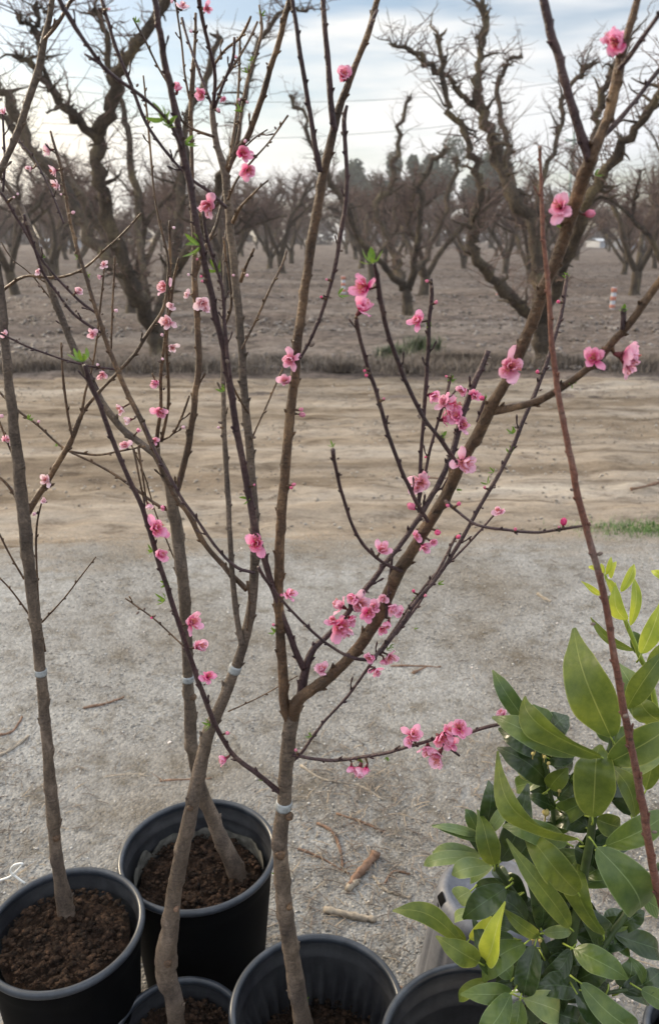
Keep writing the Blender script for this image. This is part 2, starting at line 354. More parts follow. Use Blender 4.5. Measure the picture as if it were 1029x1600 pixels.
# track: ruts along X
ys = np.linspace(3.4, 9.7, 190); xs = np.linspace(-14, 14, 420)
X, Yg = np.meshgrid(xs, ys)
wob = .25*fbm(X*.35, Yg*.0+3, 3, 5)
yy = Yg+wob*.7+X*-.03
prof = -.012*np.exp(-((yy-5.05)/.22)**2)-.016*np.exp(-((yy-6.6)/.3)**2)+.012*np.exp(-((yy-5.6)/.25)**2)+.018*np.exp(-((yy-7.4)/.35)**2)-.02*np.exp(-((yy-8.1)/.3)**2)+.02*np.exp(-((yy-4.45)/.12)**2)
Z = -.020+prof*1.3+.024*fbm(X*1.3, Yg*4.5, 4, 2)+.030*fbm(X*4, Yg*7, 4, 8)+.010*np.maximum(0, fbm(X*12, Yg*14, 2, 31))
edge = np.clip((Yg-9.2-wob)/.3, 0, 1); Z = Z-edge*.12
Z = np.where(Yg < 3.9, -.03, Z)
idx = np.arange(Z.size).reshape(Z.shape)
tag(link('dirt_track', np_mesh('dirt_track', np.stack([X, Yg, Z], -1).reshape(-1, 3), quads(idx), [M['track']])), 'rutted tan dirt track between gravel and orchard', None, None, 'structure')
# gravel drive with an irregular far edge
rows = []; xs = np.linspace(-14, 14, 420)
far = 4.18+.055*xs*1.0+.16*fbm(xs*1.6, xs*0+1, 6, 4)
ts = np.concatenate([np.linspace(0, .97, 120), [.985, 1.0]])
X = np.repeat(xs[None, :], len(ts), 0); Yg = -3+(far[None, :]+3)*ts[:, None]
Z = .006*fbm(X*2, Yg*2, 4, 6)+.002+np.where(ts[:, None] > .98, -(ts[:, None]-.97)*1.6, 0)
idx = np.arange(Z.size).reshape(Z.shape)
tag(link('gravel_drive', np_mesh('gravel_drive', np.stack([X, Yg, Z], -1).reshape(-1, 3), quads(idx), [M['gravel']])), 'grey packed gravel drive under the pots', None, None, 'structure')
# loose pebbles
rng = np.random.default_rng(3)
def pebbles(n, x0, x1, y0, y1, smin, smax):
    y = rng.uniform(y0, y1, n); x = rng.uniform(x0, x1, n)*(y/2.4+.25)
    s = smin+(smax-smin)*rng.random(n)**3
    base = np.array([[1, 0, 0], [0, 1, 0], [-1, 0, 0], [0, -1, 0], [0, 0, 1], [0, 0, -1]], float)
    fc = np.array([[0, 1, 4], [1, 2, 4], [2, 3, 4], [3, 0, 4], [1, 0, 5], [2, 1, 5], [3, 2, 5], [0, 3, 5]])
    v = base[None]*(1+rng.uniform(-.35, .35, (n, 6, 3))); a = rng.uniform(0, 6.28, n)
    ca, sa = np.cos(a)[:, None], np.sin(a)[:, None]
    vx = v[..., 0]*ca-v[..., 1]*sa; vy = v[..., 0]*sa+v[..., 1]*ca
    v = np.stack([vx*s[:, None], vy*s[:, None], v[..., 2]*s[:, None]*.6], -1)+np.stack([x, y, .003+s*.25], -1)[:, None]
    f = (fc[None]+(np.arange(n)*6)[:, None, None]).reshape(-1, 3)
    return v.reshape(-1, 3), f
v, f = pebbles(60000, -1.5, 1.5, .9, 4.1, .0012, .0052)
tag(link('loose_gravel', np_mesh('loose_gravel', v, f, [M['pebble']], False)), 'small loose stones scattered over the gravel drive', 'gravel', None, 'stuff')

def clods(n, xr, y0, y1, smin, smax, power=1.0):
    y = y0+(y1-y0)*rng.random(n)**power; x = rng.uniform(-xr, xr, n)*(y/10)
    v, f = pebbles(n, 0, 1, 0, 1, 1, 1); v = v.reshape(n, 6, 3); v = v-v.mean(1, keepdims=True)
    s = smin+(smax-smin)*rng.random(n)**3
    return (v*s[:, None, None]+np.stack([x, y, s*.2-.018*(y < 9.2)], -1)[:, None]).reshape(-1, 3), f
M['clod_tan'] = mat('tan clods', lambda t, b, nn, ll: (ll(ramp(nn, nn('ShaderNodeNewGeometry').outputs['Random Per Island'], [(0, (.12, .095, .07)), (.6, (.24, .20, .16)), (1, (.36, .33, .29))], t), b.inputs['Base Color'])))
M['clod_brown'] = mat('brown clods', lambda t, b, nn, ll: (ll(ramp(nn, nn('ShaderNodeNewGeometry').outputs['Random Per Island'], [(0, (.06, .045, .036)), (.6, (.15, .12, .10)), (1, (.27, .235, .205))], t), b.inputs['Base Color'])))
v, f = clods(9000, 6, 4.2, 9.0, .003, .016)
tag(link('track_clods', np_mesh('track_clods', v, f, [M['clod_tan']], False)), 'small clods and stones loose on the dirt track', 'clods', None, 'stuff')
v, f = clods(30000, 6, 9.7, 45, .008, .06, 1.5)
tag(link('soil_clods', np_mesh('soil_clods', v, f, [M['clod_brown']], False)), 'brown clods of earth over the orchard floor', 'clods', None, 'stuff')
def blades(n, xf, yf, hmin, hmax, wd, lean=.5, zf=None):
    x = xf(n); y = yf(n); h = hmin+(hmax-hmin)*rng.random(n)**1.6
    a = rng.uniform(0, 6.28, n); ln = rng.uniform(0, lean, n)*h
    dx, dy = np.cos(a), np.sin(a); wv = wd*rng.uniform(.6, 1.3, n)
    z0 = zf(x, y) if zf else np.zeros(n)
    def P(k, side): return np.stack([x+dx*ln*k*k - dy*wv*side*(1-k*.9), y+dy*ln*k*k+dx*wv*side*(1-k*.9), z0+h*k*(1-.25*k*lean)], -1)
    v = np.stack([P(0, -1), P(0, 1), P(.5, 1), P(.5, -1), P(1, .5), P(1, -.5)], 1).reshape(-1, 3)
    b = (np.arange(n)*6)[:, None]
    f = np.concatenate([b+np.array([[0, 1, 2, 3]]), b+np.array([[3, 2, 4, 5]])])
    return v, f
def near_xy(clusters, spread):
    def xf(n):
        k = rng.integers(0, len(clusters), n); blades.k = k
        return np.array([c[0] for c in clusters])[k]+rng.normal(0, 1, n)*np.array([c[2] for c in clusters])[k]
    def yf(n):
        return np.array([c[1] for c in clusters])[blades.k]+rng.normal(0, 1, n)*np.array([c[2]*spread for c in clusters])[blades.k]
    return xf, yf
# dry weed fringe between track and orchard
cl = [(rng.uniform(-6, 6), rng.uniform(9.45, 10.3), rng.uniform(.08, .4)) for _ in range(70)]+[(1.3+.1*k, 10.3, .14) for k in range(8)]
xf, yf = near_xy(cl, .35)
v1, f1 = blades(34000, xf, yf, .03, .27, .004, 1.5, lambda x, y: x*0+.0)
tag(link('dry_weeds', np_mesh('dry_weeds', v1, f1, [M['dry']], False)), 'brown dry weeds fringing the orchard edge', 'weeds', None, 'stuff')
cl = [(.062*0+rng.uniform(-14, 14)*(1+j/90), rng.uniform(10.5, 34), rng.uniform(.2, 1.2)) for j in range(260)]
xf, yf = near_xy(cl, .4)
v1, f1 = blades(30000, xf, yf, .02, .12, .006, 1.5)
tag(link('dry_stubble', np_mesh('dry_stubble', v1, f1, [M['dry']], False)), 'sparse dry stubble over the orchard floor', 'stubble', None, 'stuff')
xf = lambda n: 1.80+rng.normal(0, 1, n)*.20; yf = lambda n: 4.15+rng.normal(0, 1, n)*.07
v1, f1 = blades(2600, xf, yf, .008, .04, .002, 1.0)
tag(link('grass', np_mesh('grass', v1, f1, [M['grass']], False)), 'small patch of green grass at the gravel edge', 'grass', None, 'stuff')
M['weed'] = mat('dull green weed', lambda t, b, nn, ll: (ll(ramp(nn, nn('ShaderNodeNewGeometry').outputs['Random Per Island'], [(0, (.10, .085, .06)), (.45, (.035, .065, .02)), (1, (.08, .125, .035))], t), b.inputs['Base Color'])))
for (px, py, r_, hh, lab) in ((612, 560, .16, .26, 'low green weed in the dry fringe, left of its taller twin'), (660, 552, .22, .36, 'taller green weed clump at the foot of the orchard tree')):
    p, t_ = on_ground(px, py)
    xf = lambda n: p.x+rng.normal(0, 1, n)*r_*.55; yf = lambda n: p.y+rng.normal(0, 1, n)*r_*.5
    v1, f1 = blades(900, xf, yf, .04, hh, .009, .9)
    v1[:, :2] -= np.array([p.x, p.y])
    tag(link('green_weed', np_mesh('green_weed', v1, f1, [M['weed']], False), None, (p.x, p.y, 0)), lab, 'weed', 'green weeds at the orchard edge')

# ------------------------------------------------------------------ orchard trees
def wander(p, d, L_, n, wig, up=0.0):
    pts = [p.copy()]; d = d.normalized()
    for i in range(n):
        d = (d+Vector((random.gauss(0, wig), random.gauss(0, wig), random.gauss(0, wig*.7)+up))).normalized()
        p = p+d*(L_/n); pts.append(p.copy())
    return pts, d
def twigs_along(mb, pts, r0, dens, Lmin, Lmax, rt=.005, sub=.35):
    for i in range(len(pts)-1):
        seg = pts[i+1]-pts[i]; k = dens*seg.length; n = int(k)+(random.random() < k-int(k))
        for _ in range(n):
            p = pts[i]+seg*random.random()
            a = random.uniform(0, 6.28); d = Vector((math.cos(a), math.sin(a), random.uniform(-.1, 1.5)))
            L1 = random.uniform(Lmin, Lmax)*random.random()**.5
            q, _d = wander(p, d, L1, 5, .28, .05)
            r1 = rt*random.uniform(.7, 1.5)*(1+L1*.6)
            mb.tube(q, [r1*(1-.75*j/5) for j in range(6)], 3, False)
            if L1 > .22:
                for j in (1, 2, 3, 4):
                    if random.random() < sub*1.6:
                        b = random.uniform(0, 6.28)
                        q2, _d = wander(q[j], Vector((math.cos(b), math.sin(b), random.uniform(-.3, 1))), L1*random.uniform(.2, .6), 3, .3)
                        mb.tube(q2, [r1*.6, r1*.45, r1*.3, r1*.15], 3, False)
def spurs(mb, pts, rad, dens=11):
    for i in range(1, len(pts)-1):
        seg = pts[i+1]-pts[i]; k = dens*seg.length; n = int(k)+(random.random() < k-int(k))
        for _ in range(n):
            a = random.uniform(0, 6.28); q, _d = wander(pts[i]+seg*random.random(), Vector((math.cos(a), math.sin(a), random.uniform(-.3, .9))), rad[i]+random.uniform(.02, .16)*random.random(), 3, .5)
            r_ = random.uniform(.007, .017); mb.tube(q, [r_*1.3, r_, r_*.9, r_*.5], 4)
def knob(mb, p, r):
    for _ in range(random.randint(2, 4)):
        q, _d = wander(p, Vector((random.gauss(0, 1), random.gauss(0, 1), random.uniform(0, 1))), r*random.uniform(2, 5), 3, .3)
        mb.tube(q, [r*.8, r*.65, r*.5, r*.2], 5, True)
def crown_proc(H, nsc, spread, big=True):
    """returns (trunk MB, list of limb MBs, twig MB)"""
    tr = MB(); limbs = []; tw = MB()
    th = random.uniform(.45, .6); lean = Vector((random.uniform(-.06, .06), random.uniform(-.06, .06), 0))
    top = Vector((lean.x, lean.y, th))
    tr.tube([Vector((0, 0, -.12)), Vector((0, 0, 0)), Vector((0, 0, .08)), top*.55, top, top+Vector((0, 0, .08))], [.22, .17, .135, .12, .135, .09], 10, jit=.08)
    a0 = random.uniform(0, 6.28)
    for s in range(nsc):
        lm = MB(); a = a0+6.283*s/nsc+random.uniform(-.35, .35)
        d = Vector((math.cos(a)*spread, math.sin(a)*spread, 1.0)); L1 = H*random.uniform(.34, .45)
        p1, d1 = wander(top-Vector((0, 0, .03)), d, L1, 8, .10, .03)
        lm.tube(p1, [.085*(1-.35*j/8)*(1+random.uniform(-.12, .12)) for j in range(9)], 7)
        twigs_along(tw, p1[2:], .07, 20, .2, 1.0, .0055, .5)
        for k in range(random.randint(2, 3)):
            b = a+random.uniform(-1.1, 1.1)
            dd = d1+Vector((math.cos(b)*.75, math.sin(b)*.75, random.uniform(-.1, .4)))
            st = p1[-1] if k < 2 else p1[5]
            p2, d2 = wander(st, dd, H*random.uniform(.28, .4), 8, .22, .07)
            lm.tube(p2, [.055*(1-.5*j/8)*(1+random.uniform(-.15, .15)) for j in range(9)], 6)
            spurs(lm, p2, [.03]*9, 7); twigs_along(tw, p2, .05, 34, .2, 1.0, .0065, .5)
            if random.random() < .7: knob(lm, p2[-1], .03)
            for m in range(2):
                c = random.uniform(0, 6.28)
                p3, _d = wander(p2[random.randint(3, 6)], Vector((math.cos(c), math.sin(c), random.uniform(.2, 1))), H*random.uniform(.1, .22), 5, .3, .08)
                lm.tube(p3, [.03*(1-.6*j/5) for j in range(6)], 5); twigs_along(tw, p3, .03, 36, .15, .8, .0055, .5)
        limbs.append(lm)
    return tr, limbs, tw
def join(mbs):
    m = MB()
    for q in mbs:
        b = len(m.v); m.v += q.v; m.f += [tuple(i+b for i in f) for f in q.f]; m.mi += q.mi
    return m

# traced scaffold limbs of the three big trees (photo x, photo y, width px, depth offset m)
BIG = [
 ('large open-vase orchard tree on the right, its trunk standing just past the dirt track', (850, 566),
  [(850, 566, 46, 0), (848, 545, 40, 0), (846, 520, 38, 0), (842, 498, 36, 0)],
  [[(838, 505, 26, 0), (812, 482, 24, -.3), (785, 455, 22, -.6), (760, 428, 22, -.8), (743, 400, 21, -1), (738, 370, 20, -1), (746, 335, 18, -1), (752, 290, 17, -1), (738, 245, 15, -1), (720, 195, 13, -1), (702, 165, 12, -1), (690, 115, 12, -1), (684, 62, 11, -1)],
   [(845, 500, 32, .0), (843, 450, 30, .3), (838, 400, 30, .4), (832, 352, 30, .5), (803, 315, 26, .6), (785, 265, 24, .8), (768, 215, 22, .8), (752, 175, 21, .8), (745, 140, 18, .8), (750, 90, 16, .9), (756, 50, 16, .9), (752, 10, 15, .9)],
   [(846, 505, 28, 0), (868, 440, 26, -.4), (893, 385, 26, -.8), (912, 330, 26, -1.2), (940, 275, 22, -1.4), (968, 235, 20, -1.6), (998, 190, 18, -1.8), (1030, 150, 18, -2), (1060, 95, 16, -2)],
   [(833, 355, 14, .5), (842, 300, 12, .9), (862, 240, 10, 1.2), (876, 190, 10, 1.4), (882, 145, 9, 1.5), (905, 120, 10, 1.5), (922, 102, 9, 1.5)],
   [(893, 400, 22, -.5), (902, 340, 20, .1), (908, 280, 19, .4), (925, 210, 16, .6), (938, 160, 15, .6), (955, 110, 13, .6), (975, 70, 10, .6)],
   [(752, 178, 12, .8), (722, 150, 11, .6), (705, 130, 10, .5), (672, 105, 12, .3), (650, 80, 10, .2), (612, 70, 6, .1)],
   [(800, 312, 13, .6), (795, 250, 12, 1.3), (785, 190, 11, 1.6), (778, 130, 10, 1.8), (790, 100, 8, 1.8), (812, 88, 6, 1.8)]]),
 ('huge dark orchard tree on the left with a forked black limb against the bright sky', (250, 562),
  [(252, 566, 46, 0), (248, 545, 42, 0), (244, 520, 40, 0), (238, 498, 38, 0)],
  [[(240, 510, 34, 0), (218, 470, 33, -.3), (200, 430, 30, -.5), (182, 385, 30, -.6), (166, 330, 30, -.7), (155, 270, 30, -.8), (154, 215, 30, -.8), (168, 180, 28, -.9), (180, 130, 25, -1), (205, 80, 22, -1.2), (240, 30, 20, -1.3), (268, -15, 19, -1.4)],
   [(156, 222, 22, -.8), (125, 190, 20, -1.0), (98, 165, 17, -1.2), (75, 138, 15, -1.3), (55, 105, 13, -1.3), (30, 90, 10, -1.3)],
   [(178, 130, 16, -1), (170, 90, 14, -1), (163, 50, 13, -1), (155, 20, 11, -1), (140, 18, 6, -1)],
   [(232, 500, 30, 0), (205, 455, 28, .5), (165, 400, 26, .9), (125, 340, 25, 1.2), (85, 275, 24, 1.4), (45, 225, 24, 1.5), (20, 165, 22, 1.6), (-10, 120, 20, 1.6)],
   [(215, 470, 24, .3), (170, 380, 24, 1.6), (120, 300, 20, 2.0), (70, 250, 18, 2.2), (20, 200, 17, 2.4), (-20, 160, 15, 2.4)],
   [(242, 510, 24, 0), (262, 440, 22, .4), (275, 370, 20, .8), (283, 300, 20, 1.1), (290, 230, 18, 1.2), (300, 160, 16, 1.2), (330, 110, 14, 1.3), (345, 60, 11, 1.3)],
   [(238, 500, 18, 0), (225, 420, 16, .8), (215, 340, 15, 1.4), (205, 260, 14, 1.6), (195, 190, 13, 1.7), (192, 140, 10, 1.7)],
   [(88, 150, 10, -1.2), (62, 90, 10, -1.4), (60, 45, 10, -1.4), (52, 15, 9, -1.4)],
   [(62, 55, 8, -1.4), (45, 40, 9, -1.4), (28, 26, 7, -1.4)],
   [(62, 50, 8, -1.4), (72, 35, 7, -1.4), (76, 18, 6, -1.4)],
   [(260, 450, 18, .4), (300, 380, 17, .0), (340, 300, 16, -.2), (365, 230, 14, -.4), (382, 150, 12, -.5), (400, 80, 10, -.5), (440, 22, 7, -.5), (480, 18, 4, -.5)]]),
 ('mid-distance orchard tree with an even wine-glass fork in the middle of the picture', (637, 492),
  [(637, 492, 24, 0), (636, 478, 22, 0), (635, 462, 21, 0), (634, 448, 20, 0)],
  [[(630, 452, 15, 0), (600, 420, 13, -.5), (570, 385, 12, -.8), (545, 340, 11, -1), (520, 290, 10, -1.2), (490, 230, 9, -1.2), (475, 180, 8, -1.2), (455, 152, 7, -1.2)],
   [(634, 448, 16, 0), (617, 410, 14, .5), (600, 365, 13, .8), (588, 322, 13, 1), (608, 292, 11, 1.1), (618, 250, 10, 1.2), (626, 200, 9, 1.2), (640, 155, 7, 1.2)],
   [(638, 448, 15, 0), (648, 410, 13, -.3), (655, 360, 13, -.6), (655, 300, 12, -.8), (672, 262, 10, -.8), (695, 235, 9, -.8)],
   [(640, 450, 13, 0), (665, 400, 11, .6), (690, 350, 10, .9), (700, 300, 9, 1), (715, 250, 7, 1)]])]
def cm(pts, i, u):
    p0, p1, p2, p3 = pts[max(i-1, 0)], pts[i], pts[i+1], pts[min(i+2, len(pts)-1)]
    return tuple(.5*((2*b)+(c-a)*u+(2*a-5*b+4*c-d)*u*u+(3*b-a-3*c+d)*u**3) for a, b, c, d in zip(p0, p1, p2, p3))
for lab, (bx, by), trunk, limbs in BIG:
    g, t_ = on_ground(bx, by); Y0 = g.y
    root = thing('orchard_tree', (g.x, g.y, 0), lab, 'tree', 'bare orchard trees in rows')
    def conv(pl, wig=1.0):
        P_, Rr = [], []
        for i in range(len(pl)-1):
            for k in range(4):
                x, y, w_, dy = cm(pl, i, k/4); p, tt = at(x+random.gauss(0, 1.6)*wig, y+random.gauss(0, 1.6)*wig, Y0+dy)
                P_.append(p); Rr.append(w_*tt/F/2*.76*random.uniform(.85, 1.15))
        x, y, w_, dy = pl[-1]; p, tt = at(x, y, Y0+dy); P_.append(p); Rr.append(w_*tt/F/2)
        return P_, Rr
    mb = MB(); P_, Rr = conv(trunk, .2); P_[0] = Vector((g.x, g.y, -.1)); mb.tube(P_, Rr, 12, jit=.06); mb.build('trunk', M['bark_old'], root)
    tw = MB()
    for pl in limbs:
        mb = MB(); P_, Rr = conv(pl, 2.0); mb.tube(P_, Rr, 9, jit=.16); spurs(mb, P_, Rr, 14)
        for k in range(3, len(P_)):                               # gnarled side spurs
            if random.random() < .6:
                a = random.uniform(0, 6.28); q, _d = wander(P_[k], Vector((math.cos(a), math.sin(a), random.uniform(-.2, .9))), random.uniform(.06, .42), 5, .4, .05)
                mb.tube(q, [min(.035, Rr[k]*.5)*(1-.15*j) for j in range(6)], 5, jit=.15); twigs_along(tw, q, .02, 10, .15, .6)
        knob(mb, P_[-1], Rr[-1]*.8); mb.build('limb', M['bark_old'], root)
        twigs_along(tw, P_[2:], .02, 26, .12, .8, .0055, .5)
    tw.build('crown', M['twig_old'], root)

# procedural trees copied through the rows behind
VAR = []
for i in range(6):
    tr, lm, tw = crown_proc(random.uniform(4.1, 4.9), random.choice((3, 4, 4, 5)), random.uniform(.55, .8))
    VAR.append((tr.mesh('trunk', M['bark_old']), join(lm).mesh('limbs', M['bark_old']), tw.mesh('twigs', M['twig_old'])))
def place_orchard(x, y, k, s, rz, lab, parts=3):
    root = thing('orchard_tree', (x, y, 0), lab, 'tree', 'bare orchard trees in rows'); root.scale = (s, s, s*random.uniform(.92, 1.06)); root.rotation_euler = (0, 0, rz)
    for nme, me in zip(('trunk', 'scaffold', 'crown')[:parts], VAR[k]): link(nme, me, root)
seq = {}
rows_y = [16.4, 22.0, 27.6, 33.2, 38.8, 44.5, 51, 58, 66, 75, 86]
n_far = 0
for ri, y in enumerate(rows_y):
    off = (.95 if ri == 0 else random.uniform(0, 5))
    half = y*.46+3
    n = int(2*half/5.3)+2
    for j in range(-n//2-1, n//2+2):
        x = 1.6+j*(5.3 if ri < 3 else 4.4)+random.uniform(-.35, .35)+(.0 if ri % 2 == 0 else 1.1)
        if abs(x) > half: continue
        if ri == 0 and abs(x-1.6) < 1.5: continue
        side = 'left' if x < 0 else 'right'
        if ri == 0: lab = 'bare orchard tree one row behind the big ones, ' + {-2: 'seen past the left potted trunk', -1: 'seen through the middle potted branches', 1: 'just right of the wine-glass fork', 2: 'at the far right edge'}.get(j, 'at the outer ' + side)
        else:
            pxx = CX+F*x/(y*math.cos(PITCH)+1.0*math.sin(PITCH)); w_ = next(t_ for lim, t_ in ((-40, 'beyond the left edge'), (90, 'at the far left edge'), (190, 'behind the left blossoming shoots'), (290, 'behind the big left trunk'), (390, 'behind the middle upright branches'), (480, 'left of the tall central shoot'), (570, 'left of the wine-glass fork'), (690, 'behind the wine-glass fork'), (800, 'right of the wine-glass fork'), (900, 'behind the big right trunk'), (980, 'above the striped tube at right'), (1070, 'at the far right edge'), (9e9, 'beyond the right edge')) if pxx < lim)
            lab = 'bare orchard tree of the %s row, %s' % (('third', 'fourth', 'fifth', 'sixth', 'seventh', 'eighth', 'ninth', 'tenth', 'eleventh', 'twelfth')[ri-1], w_)
        place_orchard(x, y+random.uniform(-.4, .4), random.randrange(6), random.uniform(.86, 1.1), random.uniform(0, 6.28), lab)
# evergreens and far wood
def leafmass(c, rx, ry, rz, n, s, seed, lumps=14):
    r = np.random.default_rng(seed)
    lc = r.normal(0, .45, (lumps, 3)); lc /= np.maximum(1, np.linalg.norm(lc, axis=1))[:, None]/.9
    lr = r.uniform(.22, .5, lumps); k = r.integers(0, lumps, n)
    d = r.normal(0, 1, (n, 3)); d /= np.linalg.norm(d, axis=1)[:, None]
    p = (lc[k]+d*lr[k][:, None]*(r.random(n)**.4)[:, None])*np.array([rx, ry, rz])+np.array(c)
    a = r.normal(0, 1, (n, 3)); a /= np.linalg.norm(a, axis=1)[:, None]; b = np.cross(a, r.normal(0, 1, (n, 3))); b /= np.linalg.norm(b, axis=1)[:, None]
    sz = s*r.uniform(.5, 1.4, n)[:, None]
    v = np.stack([p-a*sz, p-b*sz*.4, p+a*sz, p+b*sz*.4], 1).reshape(-1, 3)
    return v, (np.arange(n)*4)[:, None]+np.array([[0, 1, 2, 3]])
for (px, ptop, Y_, wpx, lab) in ((778, 200, 95, 105, 'tall hazy evergreen crown rising beyond the orchard, centre right'), (690, 232, 105, 90, 'rounded evergreen left of the tallest one, beyond the orchard'), (622, 236, 100, 80, 'grey-green evergreen behind the wine-glass forked tree'), (560, 262, 110, 70, 'lowest evergreen crown on the left of the distant group')):
    p, t_ = at(px, ptop, Y_); H = p.z; wr = wpx*t_/F/2
    root = thing('evergreen_tree', (p.x, Y_, 0), lab, 'tree', 'evergreens beyond the orchard')
    mb = MB(); mb.tube([Vector((p.x, Y_, 0)), Vector((p.x, Y_, H*.35)), Vector((p.x+.2, Y_, H*.8))], [.35, .28, .1], 8); mb.build('trunk', M['bark_old'], root)
    v, f = leafmass((0, 0, H*.58), wr, wr, H*.46, 9000, .26, int(px))
    link('crown', np_mesh('crown', v, f, [M['ever']], False), root)
vs, fs = [], []; b0 = 0
for k in range(60):
    x = -70+k*2.5+random.uniform(-1, 1)
    v, f = leafmass((x, 125+random.uniform(-6, 6), 1.4), 2.8, 2.5, random.uniform(1.8, 3.0), 700, .30, 500+k, 6)
    vs.append(v); fs.append(f+b0); b0 += len(v)
M['thicket'] = plain('distant brown scrub', (.13, .105, .10), .95, .1, .4, .5)
tag(link('distant_scrub', np_mesh('distant_scrub', np.concatenate(vs), np.concatenate(fs), [M['thicket']], False)), 'low brown scrub closing the view beyond the orchard', 'scrub', None, 'stuff')
# far sheds
def shed(px, py, Y_, wpx, hpx, lab, roof):
    p, t_ = at(px, py, Y_); wd = wpx*t_/F; h = max(1.0, p.z+hpx*t_/F)
    root = thing('shed', (p.x, Y_, 0), lab, 'shed')
    mb = MB(); mb.box(Vector((p.x-wd/2, Y_, 0)), Vector((p.x+wd/2, Y_+5, h*.72))); mb.build('wall', M['white'], root, smooth=False)
    mb = MB(); a, b = p.x-wd/2-.2, p.x+wd/2+.2
    mb.grid([[Vector((a, Y_-.2, h*.72)), Vector((b, Y_-.2, h*.72))], [Vector((a, Y_+2.5, h)), Vector((b, Y_+2.5, h))], [Vector((a, Y_+5.2, h*.72)), Vector((b, Y_+5.2, h*.72))]])
    mb.build('roof', roof, root, smooth=False)
    mb = MB(); mb.box(Vector((p.x-wd*.15, Y_-.05, 0)), Vector((p.x+wd*.05, Y_-.003, h*.5))); mb.build('door', M['roofing'], root, smooth=False)
shed(82, 387, 92, 50, 9, 'low pale blue shed glimpsed on the far left horizon', M['roofing'])
shed(990, 396, 88, 34, 22, 'white shed behind the far trees at the right edge', M['white'])
shed(945, 396, 96, 20, 8, 'low white shed just left of the right-edge shed', M['white'])
# pole and wires
p, t_ = at(897, 205, 34)
root = thing('utility_pole', (p.x, 34, 0), 'thin pale green pole standing among the orchard trees at right', 'pole')
mb = MB(); mb.tube([Vector((p.x, 34, -.1)), Vector((p.x, 34, p.z))], [.075, .055], 10); mb.build('post', M['pale_metal'], root)
mb = MB(); mb.box(Vector((p.x-.35, 33.96, p.z-.35)), Vector((p.x+.35, 34.04, p.z-.28))); mb.build('crossarm', M['pale_metal'], root, smooth=False)
for (x0, y0, x1, y1, Y_, lab) in ((-60, 120, 1090, 88, 30, 'uppermost overhead wire crossing the sky'), (-60, 196, 1090, 128, 32, 'overhead wire sagging just below the uppermost one'), (-60, 232, 1090, 246, 36, 'lowest overhead wire, nearly level above the far crowns')):
    a, _ = at(x0, y0, Y_); b, _ = at(x1, y1, Y_+3); mb = MB()
    pts = [a.lerp(b, k/24)-Vector((0, 0, 1.1*4*(k/24)*(1-k/24))) for k in range(25)]
    mb.tube(pts, [.009]*25, 4); mid = a.copy()
    tag(mb.build('overhead_wire', M['wire'], None, off=mid), lab, 'wire', 'wires across the sky')
# striped marker tubes
for (px, py, hpx, lab) in ((955, 484, 34, 'orange and white striped marker tube standing on the orchard floor at right'), (536, 458, 26, 'small striped marker tube beyond the middle branches'), (776, 462, 16, 'faint orange topped marker between the two big right limbs')):
    g, t_ = on_ground(px, py); h = hpx*t_/F; r = h*.115
    root = thing('marker_tube', (g.x, g.y, 0), lab, 'marker', 'striped markers on the orchard floor')
    mb = MB(); mb.lathe([(r*1.5, 0), (r*1.5, h*.05), (r, h*.08), (r, h*.97), (r*.8, h), (0.001, h)], 14, ctr=(g.x, g.y)); mb.build('tube', M['white'], root)
    for z0, z1 in ((.06, .24), (.42, .60), (.78, .98)):
        mb = MB(); mb.lathe([(r*1.04, h*z0), (r*1.08, h*z0+.002), (r*1.08, h*z1-.002), (r*1.04, h*z1)], 14, ctr=(g.x, g.y)); mb.build('band', M['orange'], root)

